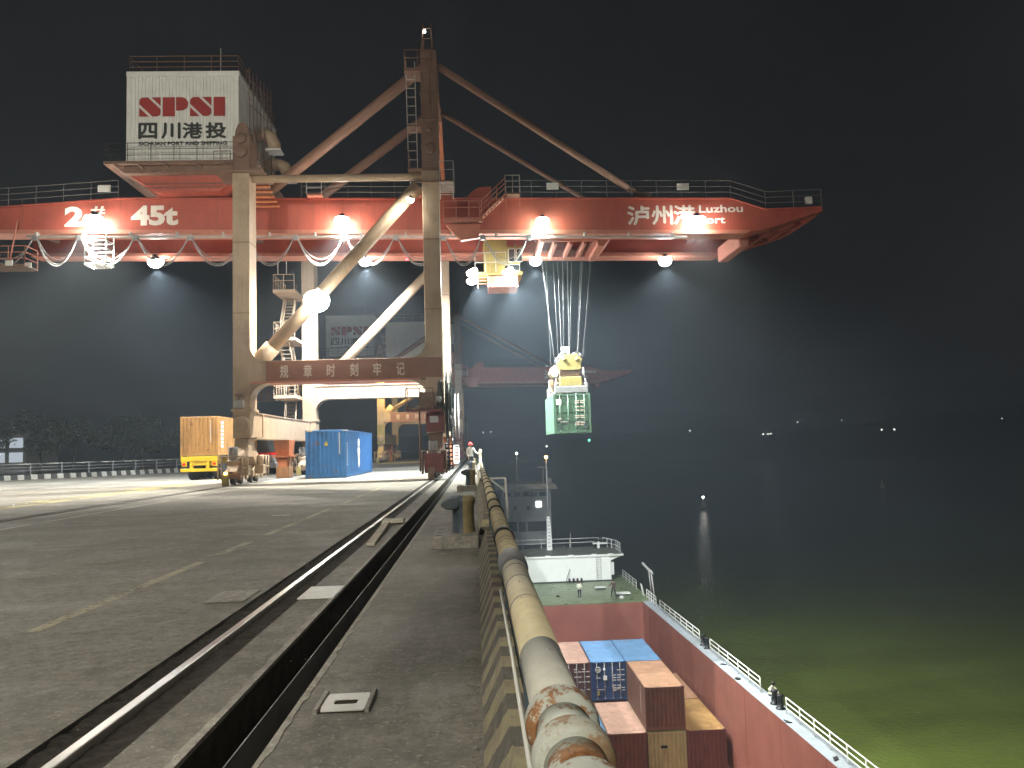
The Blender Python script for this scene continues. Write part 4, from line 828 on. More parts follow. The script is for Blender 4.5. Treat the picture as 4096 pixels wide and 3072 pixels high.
cast = MB().box((-.089,-.081,-.059),(.089,.081,.059)).mesh('corner_casting')
_cm = {}
def casting(m):
    if m not in _cm: me = cast.copy(); me.materials.append(M[m]); _cm[m] = me
    return _cm[m]
def container(label, cx, y0, z, L, H, m, door='near', group='shipping containers', roof=None, bars='rail_grey'):
    t = thing('shipping_container', (cx, y0+L/2, z), label, 'container', group); x0, x1, y1, zt_ = cx-1.219, cx+1.219, y0+L, z+H
    f_ = MB()
    for x in (x0, x1-.15):
        for y in (y0, y1-.15): f_.box((x,y,z+.1),(x+.15,y+.15,zt_-.1))
    for x in (x0, x1-.06): f_.box((x,y0+.15,z+.02),(x+.06,y1-.15,z+.18)).box((x,y0+.15,zt_-.1),(x+.06,y1-.15,zt_-.02))
    for y in (y0, y1-.06): f_.box((x0+.15,y,z+.02),(x1-.15,y+.06,z+.2)).box((x0+.15,y,zt_-.13),(x1-.15,y+.06,zt_-.02))
    f_.build('frame', m, t)
    for x in (x0+.089, x1-.089):
        for y in (y0+.081, y1-.081):
            for zz in (z+.059, zt_-.059): place(casting(m), 'corner_casting', t, (x + (.004 if x > cx else -.004), y + (.004 if y > y0+1 else -.004), zz + (.004 if zz > z+1 else 0)))
    s = corrugated(MB(), (x0+.045,y0+.15), (x0+.045,y1-.15), z+.16, zt_-.09, .28, .045, (-1,0)).build('side_panel', m, t); corrugated(MB(), (x1-.045,y0+.15), (x1-.045,y1-.15), z+.16, zt_-.09, .28, .045, (1,0)).build('side_panel', m, t)
    n = round((L-.3)/.22); vs = []; fs = []
    for i in range(n):
        a = y0+.1+(L-.2)*i/n; p = (L-.2)/n
        for u_, h in ((0,0),(.3,0),(.42,.034),(.88,.034)): vs += [(x0+.05,a+u_*p,zt_-.035+h),(x1-.05,a+u_*p,zt_-.035+h)]
    vs += [(x0+.05,y1-.1,zt_-.035),(x1-.05,y1-.1,zt_-.035)]
    MB().add(vs, [(2*i,2*i+1,2*i+3,2*i+2) for i in range(len(vs)//2-1)]).build('roof_panel', roof or m, t)
    MB().box((x0+.06,y0+.06,z+.12),(x1-.06,y1-.06,z+.16)).build('floor', 'wood', t)
    ends = {'near': y0, 'far': y1}
    for e, y in ends.items():
        sgn = -1 if e == 'near' else 1
        if e != door: corrugated(MB(), (x0+.15,y-sgn*.055), (x1-.15,y-sgn*.055), z+.2, zt_-.13, .27, .052, (0,sgn)).build('end_panel', m, t); continue
        for k in (0, 1):
            a, b_ = (x0+.16, cx-.01) if k == 0 else (cx+.01, x1-.16); d = MB(); yo, yi = y-sgn*.03, y-sgn*.075
            rows = [z+.2, z+.2+(H-.33)*.23, z+.2+(H-.33)*.5, z+.2+(H-.33)*.76, zt_-.13]
            d.box((a,y-sgn*.085,z+.2),(b_,y-sgn*.06,zt_-.13))
            for r0, r1 in zip(rows, rows[1:]): d.box((a,y-sgn*.06,r0+.04),(b_,yo,r1-.06))
            dd = d.build('door', m, t)
            for fx in (.25,.75):
                xx = a+(b_-a)*fx; MB().tube((xx,y-sgn*.005,z+.12),(xx,y-sgn*.005,zt_-.06),.021,6).build('locking_bar', bars, dd); MB().box((xx-.02,y+sgn*.012,z+.72),(xx+.26*(1 if fx < .5 else -1),y+sgn*.03,z+.78)).build('door_handle', 'rail_grey', dd)
                for zz in (z+.16, z+H*.36, z+H*.64, zt_-.1): MB().box((xx-.05,y-sgn*.028,zz-.03),(xx+.05,y+sgn*.016,zz+.03)).build('bar_bracket', bars, dd)
    return t
def marks_y(t, y, rows, m='white_metal', name='marking'):   # small printed blocks on an end face: (x0,x1,z0,z1)
    for a, b_, c, d in rows: MB().box((a,y-.006,c),(b_,y,d)).build(name, m, t)
G = 'containers in the ship hold'
UZ, LZ_ = -15.93, -18.59
c1 = container('dark brown container with pale roof, doors facing us, left in the far hold row', 6.22, 55.85, UZ, 6.06, 2.59, 'box_darkbrown', 'near', G, 'box_pink')
text_fit('lettering', 'X', 5.85, 6.1, -14.25, -13.95, 55.815, 'white_metal', c1, .01)
marks_y(c1, 55.815, [(6.3+.28*i, 6.52+.28*i, -13.62-.17*k, -13.56-.17*k) for i in range(4) for k in (1,2,4,6,9) if random.random() < .75])
c2 = container('blue container with doors facing us, middle of the far row in the hold', 8.67, 55.85, UZ, 6.06, 2.59, 'box_navy', 'near', G, 'box_sky')
MB().lathe([(.2,0),(.2,-.006),(.16,-.006),(.16,0)], (7.95,55.815,-13.85), 'y', 24).split('emblem', 'white_metal', c2); MB().box((7.78,55.80,-13.88),(8.12,55.815,-13.82)).split('emblem', 'white_metal', c2)
MB().lathe([(.1,0),(.1,-.006),(0,-.006)], (8.38,55.815,-13.85), 'y', 6).split('emblem', 'white_metal', c2); MB().box((8.3,55.80,-14.55),(8.55,55.815,-14.25)).build('notice', 'letter_white', c2); MB().box((7.85,55.80,-15.55),(8.0,55.815,-15.25)).build('notice', 'yellow_machine', c2)
marks_y(c2, 55.815, [(8.95+.3*i, 9.17+.3*i, -13.75-.17*k, -13.7-.17*k) for i in range(3) for k in (0,1,3,4,5,7,8,9) if random.random() < .75]+[(7.8,8.1,-14.42,-14.36)])
container('light blue roofed container at the far right of the hold, behind the tall brown one', 11.12, 55.85, UZ, 6.06, 2.59, 'box_sky', 'far', G)
c4 = container('tall standing brown container alone on the upper layer of the hold', 11.12, 49.72, UZ, 6.06, 2.59, 'box_brown', 'far', G, 'box_tan')
for i in range(11): MB().box((9.885,51.0,UZ+2.2-.15*i),(9.893,51.07,UZ+2.28-.15*i)).split('marking', 'letter_white', c4)
container('dark container under a light blue roof, lowest left in the hold', 6.31, 49.72, LZ_, 6.06, 2.59, 'box_teal', 'near', G, 'box_sky')
c6 = container('brown container with pale pink ribbed roof left of the tall brown one', 8.76, 49.72, LZ_, 6.06, 2.59, 'box_brown', 'far', G, 'box_pink')
c7 = container('olive green container underneath the tall brown one', 11.12, 49.72, LZ_, 6.06, 2.59, 'box_olive', 'far', G)
mb_ = MB()
for dx in (-.13,0,.13): mb_.lathe([(.09,0),(.09,-.006),(.06,-.006),(.06,0)], (10.95+dx,49.715,-16.9), 'y', 16)
mb_.split('emblem', 'ink', c7)
container('maroon container with rusty ochre roof against the right hold wall', 13.6, 49.72, LZ_, 6.06, 2.59, 'box_maroon', 'far', G, 'box_ochre')
container('brown container farther along the right hold wall, behind the ochre roofed one', 13.6, 55.85, LZ_, 6.06, 2.59, 'box_tan', 'far', G)
for x, m_ in ((6.22,'box_maroon'),(8.67,'box_brown'),(11.12,'box_blue')): container({6.22:'lower layer container hidden beneath the dark brown doors',8.67:'lower layer container hidden beneath the blue doors',11.12:'lower layer container hidden beneath the light blue roof'}[x], x, 55.85, LZ_, 6.06, 2.59, m_, 'far', G)
gc = container('pale green container with doors facing us, hanging from the crane spreader', SX, 51.85, 2.33, 6.06, 2.59, 'box_green', 'near', None, bars='bar_green')
marks_y(gc, 51.815, [(5.28,5.62,4.2,4.55)], 'letter_white', 'notice'); marks_y(gc, 51.815, [(6.5+.36*i, 6.78+.36*i, 4.4-.12*k, 4.46-.12*k) for i in range(2) for k in (0,1,3,5,8,9,12,13)]+[(5.35,5.6,3.25,3.32)], 'letter_pale')
marks_y(gc, 51.815, [(5.4,5.62,2.62,2.85),(7.05,7.35,2.62,2.98)], 'box_teal', 'data_plate')
bc = container('long blue container standing on the quay under the crane', -9.1, 49.0, .02, 12.19, 2.9, 'box_blue', 'far', None)
mb_ = MB()
for i in range(14): mb_.box((-8.3,48.985,1.45+.095*i),(-8.24,49.0,1.51+.095*i))
mb_.split('marking', 'letter_white', bc)
MB().prism([(-9.17,1.98),(-8.97,1.98),(-8.97,2.06),(-9.07,2.24),(-9.17,2.06)], 'y', 48.98, 48.995).build('warning_label', 'yellow_paint', bc); MB().prism([(-9.1,2.04),(-9.04,2.04),(-9.07,2.14)], 'y', 48.975, 48.98).build('warning_mark', 'ink', bc)
eb = MB()
for a, r_ in ((0,.62),(1,.45),(2,.3)):
    pass
for zc, r_ in ((1.45,.5),(2.05,.38),(.85,.38)): eb.lathe([(r_,0),(r_,.008),(0,.008)], (-7.875,54.2,zc), 'x', 24)
eb.split('emblem', 'letter_white', bc)
for i in range(9): MB().box((-7.88,49.35,.75+.16*i),(-7.872,49.5,.85+.16*i)).split('marking', 'letter_white', bc)
for x in (-10.25,-8.1):
    mb_ = MB(); [mb_.prism([(x+.09*i,2.83),(x+.05+.09*i,2.83),(x+.09+.09*i,2.9),(x+.04+.09*i,2.9)], 'y', 48.985, 48.997) for i in range(4)]; mb_.split('hazard_marking', 'letter_white' if x > -9 else 'yellow_paint', bc)

# ------------------------------------------------------------------ trailer, truck
tyre = MB().lathe([(.28,-.14),(.48,-.14),(.52,-.1),(.52,.1),(.48,.14),(.28,.14)], axis='x', n=28).mesh('tyre'); tyre.materials.append(M['tyre'])
rim = MB().lathe([(.0,-.06),(.12,-.06),(.16,-.1),(.28,-.11),(.28,.11),(.16,.02),(0,.02)], axis='x', n=20).mesh('rim'); rim.materials.append(M['grey_steel'])
def wheel_at(parent, x, y, z=.52):
    w_ = place(tyre, 'tyre', parent, (x,y,z)); o = bpy.data.objects.new('rim', rim); COL.objects.link(o); o.parent = w_; return w_
TX, TY = -18.17, 53.5
tr = thing('container_trailer', (TX,TY+6,0), 'yellow container trailer seen from behind, left of the crane leg', 'trailer')
MB().box((TX-1.2,TY,1.22),(TX+1.2,TY+.3,1.56)).build('rear_bolster', 'yellow_paint', tr, .03)
for x in (TX-.55,TX+.4): MB().box((x,TY+.2,.95),(x+.15,TY+12.3,1.42)).build('chassis_beam', 'yellow_paint', tr, .02)
for y in (TY+3,TY+6,TY+9,TY+12): MB().box((TX-1.15,y,1.3),(TX+1.15,y+.2,1.5)).build('cross_member', 'yellow_paint', tr)
MB().box((TX-.62,TY+.02,.6),(TX-.42,TY+.3,1.22)).box((TX+.42,TY+.02,.6),(TX+.62,TY+.3,1.22)).box((TX-.42,TY+.06,.95),(TX+.42,TY+.2,1.22)).split('rear_frame', 'yellow_paint', tr, .02)
MB().box((TX-1.2,TY-.02,.55),(TX+1.2,TY+.12,.76)).build('bumper', 'yellow_paint', tr, .02)
for s in (-1,1): MB().box((TX+s*1.14-.34*(s>0),TY,.9),(TX+s*1.14+.34*(s<0),TY+.1,1.2)).build('lamp_panel', 'yellow_paint', tr, .02); MB().box((TX+s*.98-.1,TY-.02,.98),(TX+s*.98+.1,TY,1.12)).build('tail_lamp', 'helmet_red', tr)
for y in (55.1,56.4,57.7):
    for x in (-.98,-.66,.66,.98): wheel_at(tr, TX+x, y)
    MB().tube((TX-.95,y,.52),(TX+.95,y,.52),.07,8).build('axle', 'dark_steel', tr)
MB().box((TX-.6,TY+11,1.0),(TX+.6,TY+12.5,1.2)).build('kingpin_plate', 'yellow_paint', tr)
for x in (-.7,.7): MB().box((TX+x-.06,TY+9.5,.02),(TX+x+.06,TY+9.64,1.3)).build('landing_leg', 'dark_steel', tr)
yc = container('ochre yellow container riding on the yellow trailer', TX, TY, 1.58, 12.19, 2.59, 'box_yellow', 'far', None)
for i in range(13): MB().box((TX+.72,TY-.012,2.45+.115*i),(TX+.78,TY,2.52+.115*i)).split('marking', 'letter_white', yc)
for i in range(7): MB().box((TX+1.222,TY+.6,2.1+.26*i),(TX+1.23,TY+1.1,2.28+.26*i)).build('lettering', 'letter_white', yc)
tk = thing('truck_tractor', (-16.0,64.2,0), 'truck cab with red band and dark windscreen facing us behind the left crane leg', 'truck')
cabm = MB().hexa([(-17.2,62.9,.75),(-14.75,62.9,.75),(-14.75,65,.75),(-17.2,65,.75)], [(-17.15,63.15,3.05),(-14.8,63.15,3.05),(-14.8,65,3.05),(-17.15,65,3.05)]).build('cab', 'maroon', tk, .06)
MB().hexa([(-17.05,62.93,1.75),(-14.9,62.93,1.75),(-14.9,63.0,1.75),(-17.05,63.0,1.75)], [(-17.0,63.07,2.75),(-14.95,63.07,2.75),(-14.95,63.14,2.75),(-17.0,63.14,2.75)]).build('windscreen', 'glass_dark', cabm)
MB().box((-17.1,62.84,1.5),(-14.85,62.9,1.68)).build('red_band', 'helmet_red', cabm); MB().box((-16.9,62.8,.95),(-15.05,62.88,1.45)).build('grille', 'grey_steel', cabm, .02); MB().box((-17.2,62.7,.5),(-14.75,62.92,.92)).build('bumper', 'grey_steel', tk, .04)
for x in (-16.9,-15.05): MB().box((x-.18,62.67,.6),(x+.18,62.71,.82)).build('headlight', 'white_metal', tk)
for x in (-17.45,-14.5): MB().box((x-.1,62.8,1.8),(x+.1,62.9,2.5)).build('mirror', 'dark_steel', tk)
for x in (-17.0,-14.95): wheel_at(tk, x, 63.9); [wheel_at(tk, x+(.3 if x > -16 else -.3)*k, 67.0) for k in (0,-1)]
MB().box((-16.5,65,.7),(-15.45,69,1.0)).build('chassis', 'dark_steel', tk)

# ------------------------------------------------------------------ people
def person_mat(name, stops):   # clothing by height on the body
    m = bpy.data.materials.new(name); m.use_nodes = True; t = m.node_tree; b = t.nodes['Principled BSDF']; b.inputs['Roughness'].default_value = .8
    tc = t.nodes.new('ShaderNodeTexCoord'); s = t.nodes.new('ShaderNodeSeparateXYZ'); t.links.new(tc.outputs['Object'], s.inputs[0])
    mp = t.nodes.new('ShaderNodeMath'); mp.operation = 'DIVIDE'; mp.inputs[1].default_value = 2.0; t.links.new(s.outputs[2], mp.inputs[0])
    r_ = t.nodes.new('ShaderNodeValToRGB'); r_.color_ramp.interpolation = 'CONSTANT'; e = r_.color_ramp.elements
    for i, (z, c) in enumerate(stops):
        el = e[i] if i < 2 else e.new(z/2); el.position = z/2; el.color = (*c, 1)
    t.links.new(mp.outputs[0], r_.inputs[0]); t.links.new(r_.outputs[0], b.inputs['Base Color']); M[name] = m; return name
SK = (.48,.29,.2)
def person(label, loc, rotz, m, J, hat, hscale=1.0, shirt_hand=True):
    t = thing('person', loc, label, 'person', None); t.rotation_euler.z = rotz; t.scale = (hscale,)*3; ORI[t.name] = (0,0,0)
    order = ['pelvis','belly','chest','neck','head','crown','shl','ell','wrl','shr','elr','wrr','hipl','knl','anl','tol','hipr','knr','anr','tor']
    rad = dict(pelvis=.15,belly=.135,chest=.155,neck=.06,head=.095,crown=.085,shl=.075,ell=.05,wrl=.035,shr=.075,elr=.05,wrr=.035,hipl=.1,knl=.065,anl=.045,tol=.04,hipr=.1,knr=.065,anr=.045,tor=.04)
    me = bpy.data.meshes.new('body'); ix = {n: i for i, n in enumerate(order)}
    E_ = [('pelvis','belly'),('belly','chest'),('chest','neck'),('neck','head'),('head','crown'),('chest','shl'),('shl','ell'),('ell','wrl'),('chest','shr'),('shr','elr'),('elr','wrr'),('pelvis','hipl'),('hipl','knl'),('knl','anl'),('anl','tol'),('pelvis','hipr'),('hipr','knr'),('knr','anr'),('anr','tor')]
    me.from_pydata([J[n] for n in order], [(ix[a], ix[b_]) for a, b_ in E_], [])
    o = bpy.data.objects.new('body', me); COL.objects.link(o); o.parent = t; me.materials.append(M[m])
    sk = o.modifiers.new('skin', 'SKIN')
    for n in order: v = me.skin_vertices[0].data[ix[n]] if me.skin_vertices else None
    if not me.skin_vertices: pass
    for n in order:
        v = me.skin_vertices[0].data[ix[n]]; v.radius = (rad[n], rad[n]*(.72 if n in ('chest','belly','pelvis') else 1)); v.use_root = (n == 'pelvis')
    ss = o.modifiers.new('sub', 'SUBSURF'); ss.levels = 1; ss.render_levels = 2; sk.use_smooth_shade = True
    h = Vector(J['head']); c = Vector(J['crown']); d = (c-h).normalized()
    top = c+d*.03
    if hat == 'helmet_red': MB().lathe([(.15,-.02),(.15,0),(.128,.01),(.12,.07),(.085,.125),(0,.145)], tuple(top-d*.06), n=18).build('helmet', hat, t)
    else: MB().lathe([(.1,-.07),(.112,-.02),(.105,.05),(.07,.1),(0,.115)], tuple(top-d*.05), n=14).build('hair', hat, t)
    fw = Vector((0,-1,0)); fc = MB(); fc.lathe([(0,-.02),(.018,-.01),(.018,.02),(0,.03)], tuple(h+fw*.1), n=8).build('nose', 'skin', t)
    for sx in (-.04,.04): MB().lathe([(0,-.012),(.012,0),(0,.012)], tuple(h+Vector((sx,-.088,.03))), n=8).build('eye', 'hair', t)
    MB().box(tuple(h+Vector((-.025,-.1,-.055))), tuple(h+Vector((.025,-.09,-.045)))).build('mouth', 'maroon', t)
    for wn, en in (('wrl','ell'),('wrr','elr')):
        wv = Vector(J[wn]); dv = (wv-Vector(J[en])).normalized(); sd = dv.orthogonal().normalized(); up = dv.cross(sd); hm = MB().beam(wv-dv*.02, wv+dv*.09, .08, .03, up)
        for k, l_ in ((-.032,.06),(-.011,.075),(.011,.07),(.032,.055)): a = wv+dv*.085+dv.cross(up).normalized()*k; hm.tube(a, a+dv*l_*.6, .0095, 6).tube(a+dv*l_*.6, a+dv*l_+up*-.02, .0085, 6)
        a = wv+dv*.02+dv.cross(up).normalized()*.04; hm.tube(a, a+dv*.05+dv.cross(up).normalized()*.03, .011, 6); hm.build('hand', 'skin', t)
    return t
def stand(**kw):
    J = dict(pelvis=(0,0,.95),belly=(0,.01,1.1),chest=(0,0,1.32),neck=(0,0,1.47),head=(0,-.02,1.58),crown=(0,-.015,1.66),shl=(.17,0,1.38),ell=(.22,.02,1.12),wrl=(.23,-.04,.88),shr=(-.17,0,1.38),elr=(-.22,.02,1.12),wrr=(-.23,-.04,.88),hipl=(.1,0,.88),knl=(.11,-.02,.5),anl=(.11,.02,.09),tol=(.12,-.13,.04),hipr=(-.1,0,.88),knr=(-.11,-.02,.5),anr=(-.11,.02,.09),tor=(-.12,-.13,.04)); J.update(kw); return J
person_mat('wear_white', [(0,(.05,.05,.05)),(.1,(.06,.065,.08)),(.93,(.75,.75,.72)),(1.45,SK)]); person_mat('wear_deck_a', [(0,(.6,.6,.58)),(.1,(.02,.025,.025)),(.93,(.72,.74,.62)),(1.45,SK)]); person_mat('wear_deck_b', [(0,(.05,.05,.05)),(.1,(.02,.02,.025)),(.93,(.1,.055,.05)),(1.45,SK)]); person_mat('wear_sit', [(0,(.5,.45,.4)),(.08,(.2,.2,.18)),(.38,(.75,.76,.62)),(.84,SK)])
person('worker in a red helmet and white shirt at the end of the pipe rail', (-.33,47.9,.14), R(20), 'wear_white', stand(ell=(.26,-.15,1.15),wrl=(.3,-.38,1.1),elr=(-.24,-.02,1.12),wrr=(-.2,-.12,.9)), 'helmet_red', 1.0)
DZ_ = -12.8
person('man in a pale shirt and dark trousers standing on the green deck', (9.3,75.6,DZ_), R(5), 'wear_deck_a', stand(ell=(.25,-.05,1.14),wrl=(.05,-.24,1.1),elr=(-.25,-.05,1.14),wrr=(-.05,-.24,1.12),head=(0,-.06,1.56)), 'hair', .98)
person('man in a dark brown jacket hauling a rope on the green deck', (12.5,75.6,DZ_), R(-25), 'wear_deck_b', stand(knl=(.2,-.1,.5),anl=(.28,-.05,.09),tol=(.3,-.2,.04),knr=(-.18,.02,.5),anr=(-.28,.12,.09),tor=(-.3,-.02,.04),ell=(.28,-.1,1.12),wrl=(.16,-.28,.95),elr=(-.3,-.05,1.14),wrr=(-.36,-.2,1.2)), 'hair', .98)
person('person in pale clothes crouching beside the black mooring bitts', (15.95,44.7,DZ_+.0), R(30), 'wear_sit', dict(pelvis=(0,.1,.3),belly=(0,.06,.42),chest=(0,-.04,.62),neck=(0,-.1,.76),head=(0,-.16,.86),crown=(0,-.17,.94),shl=(.17,-.04,.66),ell=(.2,-.26,.5),wrl=(.1,-.42,.42),shr=(-.17,-.04,.66),elr=(-.2,-.26,.5),wrr=(-.08,-.42,.4),hipl=(.1,.04,.3),knl=(.16,-.28,.42),anl=(.14,-.1,.08),tol=(.15,-.26,.04),hipr=(-.1,.04,.3),knr=(-.16,-.28,.42),anr=(-.14,-.1,.08),tor=(-.15,-.26,.04)), 'hair', 1.0)

# ------------------------------------------------------------------ cargo ship alongside
SH = thing('cargo_ship', (15.0,54,-19.2), 'cargo ship with open red hold, green deck and white deckhouse beside the quay', 'ship')
SH.rotation_euler.z = R(.9)
XI0, XI1, YN, YF = 1.9, 15.1, 6, 73.5
MB().box((XI0,YF,-18.7),(XI1,YF+.15,DZ_-.03)).build('hold_end_wall', 'ship_red', SH); MB().box((XI1,YN,-18.7),(XI1+.12,YF,DZ_-.03)).build('hold_side_wall', 'ship_red', SH); MB().box((XI0-.12,YN,-18.7),(XI0,YF,DZ_-.03)).build('hold_side_wall', 'ship_red', SH); MB().box((XI0,YN,-18.7),(XI1,YF,-18.6)).build('hold_floor', 'ship_red', SH)
MB().box((XI0,YN-.15,-18.7),(XI1,YN,DZ_-.03)).build('hold_end_wall', 'ship_red', SH)
for y in [10+5.3*i for i in range(12)]: MB().box((XI1-.012,y,-18.6),(XI1,y+.05,DZ_-.05)).build('plate_seam', 'ship_red', SH)
MB().box((XI1-.0,YN,DZ_-.03),(XI1+1.0,YF,DZ_)).build('side_deck', 'ship_blue', SH, .01); MB().box((XI0-1.2,YN,DZ_-.03),(XI0,YF,DZ_)).build('side_deck', 'ship_blue', SH, .01)
MB().add([(.7,YF,DZ_),(16.1,YF,DZ_),(16.1,96,DZ_),(13,104,DZ_),(8.4,108,DZ_),(3.8,104,DZ_),(.7,96,DZ_)], [(0,1,2,3,4,5,6)]).build('deck', 'ship_green', SH)
hull = [(.68,YN-2),(16.12,YN-2),(16.12,96),(13,104.1),(8.4,108.1),(3.8,104.1),(.68,96)]; n = len(hull)
MB().add([(x,y,DZ_-.035) for x, y in hull]+[(x,y,-21.4) for x, y in hull], [(i,(i+1)%n,n+(i+1)%n,n+i) for i in range(n)]).build('hull', 'ship_hull', SH)
# ragged paint edge of the deck over the hold
e_ = MB()
xs = [XI0+(XI1-XI0)*i/60 for i in range(61)]; zs = [DZ_-.05-random.choice((0,0,.02,.05,.1))*random.random() for _ in xs]
e_.add([(x,YF-.006,DZ_+.004) for x in xs]+[(x,YF-.006,z) for x, z in zip(xs, zs)], [(i,i+1,62+i,61+i) for i in range(60)]); e_.build('deck_edge', 'ship_green', SH)
dh = MB().box((4.5,85,DZ_),(14.4,90.6,-10.2)).build('deckhouse', 'ship_white', SH, .03); MB().box((4.5,84.96,DZ_),(14.4,85.0,DZ_+.14)).build('skirting', 'dark_steel', dh)
rf = MB().box((3.4,84.88,-10.22),(15.75,91.8,-10.02)).build('roof', 'ship_white', dh, .02); MB().box((3.5,85.05,-10.02),(15.65,91.7,-10.0)).build('roof_deck', 'deck_grey', dh)
for x in (5.2,7.7,10.15,12.6,14.35): MB().box((x-.28,84.84,-10.2),(x+.28,85.0,-9.93)).build('roof_lug', 'ship_white', dh, .02)
ladder((13.07,84.9,DZ_+.2),(13.07,84.9,-10.1), .45, 'rail_grey', dh, 'ladder', .2, .02)
railing(MB(), [(4.4,91.4,-10.0),(14.2,91.4,-10.0)], 1.0, (1,.55), step=2.9, r=.03).build('railing', 'ship_white', dh); railing(MB(), [(14.7,91.4,-10.0),(15.6,88.2,-10.0),(15.6,86,-10.0)], 1.0, (1,.5), step=1.2, r=.035).build('railing', 'ship_white', dh)
MB().prism([(14.4,-10.22),(15.6,-10.22),(14.4,-10.7)], 'y', 85.1, 90).build('wing_bracket', 'ship_white', dh); MB().box((14.4,85.2,-12.2),(14.75,86.0,-10.9)).build('side_locker', 'ship_white', dh, .03); MB().box((14.4,86.2,-12.4),(14.65,87.6,-10.7)).build('doorway', 'ship_hull', dh)
ms = MB().hexa([(8.15,89.8,-10.0),(8.75,89.8,-10.0),(8.75,90.3,-10.0),(8.15,90.3,-10.0)], [(8.25,89.9,-6.3),(8.6,89.9,-6.3),(8.6,90.2,-6.3),(8.25,90.2,-6.3)]).build('mast', 'ship_white', dh)
for i in range(9): MB().box((8.32,89.77+.012*i,-9.6+.38*i),(8.56,89.83+.012*i,-9.55+.38*i)).build('mast_step', 'dark_steel', ms)
MB().tube((8.42,90.05,-6.3),(8.4,90.05,.15),.075,10,.05).build('mast_pole', 'rail_grey', ms); MB().lathe([(0,-.16),(.14,-.1),(.17,.02),(.12,.14),(0,.18)], (8.4,90.05,.3), n=14).build('mast_lamp', 'amber_light', ms)
MB().tube((11.0,91.3,-10),(11.0,91.3,-8.3),.045,6).build('flag_post', 'rail_grey', dh)
# engine gear on the roof
wn = thing('deck_winch', (13.6,90.3,-10.0), 'black and white winch on the deckhouse roof corner', 'winch'); MB().box((12.8,89.9,-9.55),(14.4,90.7,-9.4)).build('frame', 'ship_white', wn); MB().lathe([(.12,-.7),(.36,-.7),(.36,-.62),(.2,-.6),(.2,.5),(.36,.52),(.36,.6),(.12,.6)], (13.6,90.3,-9.65), 'x', 18).build('drum', 'black_steel', wn); MB().box((13.25,89.8,-10.0),(13.5,90.8,-9.25)).build('bearing', 'ship_white', wn, .03); MB().box((13.0,89.9,-9.3),(14.3,90.6,-9.1)).build('cover', 'black_steel', wn, .03)
for a, b_ in ((57.9,69.5),(46.1,55.4),(24,42.4)): railing(MB(), [(15.72,a,DZ_),(15.72,b_,DZ_)], .82, (1,.66,.33), step=1.55 if a > 50 else 1.75, r=.035, n=6).build('railing', 'ship_white', SH)
railing(MB(), [(15.72,70.9,DZ_),(15.75,74.6,DZ_)], .85, (1,.66,.33), step=1.0, r=.035).build('railing', 'ship_white', SH); railing(MB(), [(15.85,79.5,DZ_),(15.9,86.5,DZ_)], .85, (1,.66,.33), step=1.7, r=.03).build('railing', 'ship_white', SH)
ladder((15.8,76.2,DZ_),(15.6,76.2,DZ_+1.1), .5, 'ship_white', SH, 'boarding_step', .3, .035, (0,1,0))
for y in (57.0,56.1,44.0,43.2):
    b2 = MB().lathe([(.26,0),(.26,.05),(.16,.06),(.15,.62),(.19,.66),(.19,.74),(0,.76)], (15.72,y,DZ_), n=16).build('mooring_bitt', 'black_steel', SH)
dv = thing('boat_davit', (16.0,74.2,DZ_), 'grey inverted L davit standing at the ship rail', 'davit'); MB().tube((15.95,73.6,DZ_),(15.75,73.9,DZ_+2.7),.07,8).tube((15.95,74.9,DZ_),(15.7,74.6,DZ_+2.75),.06,8).build('post', 'rail_grey', dv); MB().beam((15.8,73.4,DZ_+2.45),(15.5,76.4,DZ_+3.0),.14,.16).build('arm', 'rail_grey', dv); MB().tube((15.52,76.3,DZ_+2.95),(15.52,76.3,DZ_+2.5),.05,6).build('hook', 'dark_steel', dv)
for lab, x, y, sx, sy in (('white hatch cover beside the man in the brown jacket', 13.6, 77.0, 1.3, .9), ('smaller white hatch cover near the deckhouse ladder', 12.0, 80.5, .95, .6)):
    hc = thing('hatch_cover', (x,y,DZ_), lab, 'hatch', 'white deck hatches'); MB().box((x-sx/2,y-sy/2,DZ_),(x+sx/2,y+sy/2,DZ_+.12)).build('coaming', 'dark_steel', hc); MB().box((x-sx/2-.05,y-sy/2-.05,DZ_+.12),(x+sx/2+.05,y+sy/2+.05,DZ_+.22)).build('lid', 'ship_white', hc, .03)
tag(MB().lathe([(0,.0),(.2,.02),(.26,.12),(.2,.24),(.08,.3),(0,.3)], (13.15,75.0,DZ_), n=14).build('sack', 'ship_white'), 'white sack on the deck edge by the man in brown', 'sack')
dk = thing('deck_hook', (4.9,75.2,DZ_), 'black bent steel hook post at the left deck edge behind the pipe', 'hook post'); MB().path([(5.0,75.0,DZ_),(5.05,75.0,DZ_+.7),(5.0,75.0,DZ_+1.2),(4.7,75.0,DZ_+1.3),(4.45,75.0,DZ_+1.15)], .06, 8).build('post', 'black_steel', dk)
fd = thing('fender_roll', (9.9,84.4,DZ_), 'row of black tyres and a leaning pole at the deckhouse foot', 'fenders')
for i in range(4): MB().lathe([(.1,-.08),(.2,-.1),(.25,0),(.2,.1),(.1,.08)], (9.4+.42*i,84.5,DZ_+.25), 'x', 14).build('tyre_fender', 'black_rubber', fd)
MB().tube((8.9,84.3,DZ_),(9.5,84.75,DZ_+1.4),.035,6).build('pole', 'grey_steel', fd)
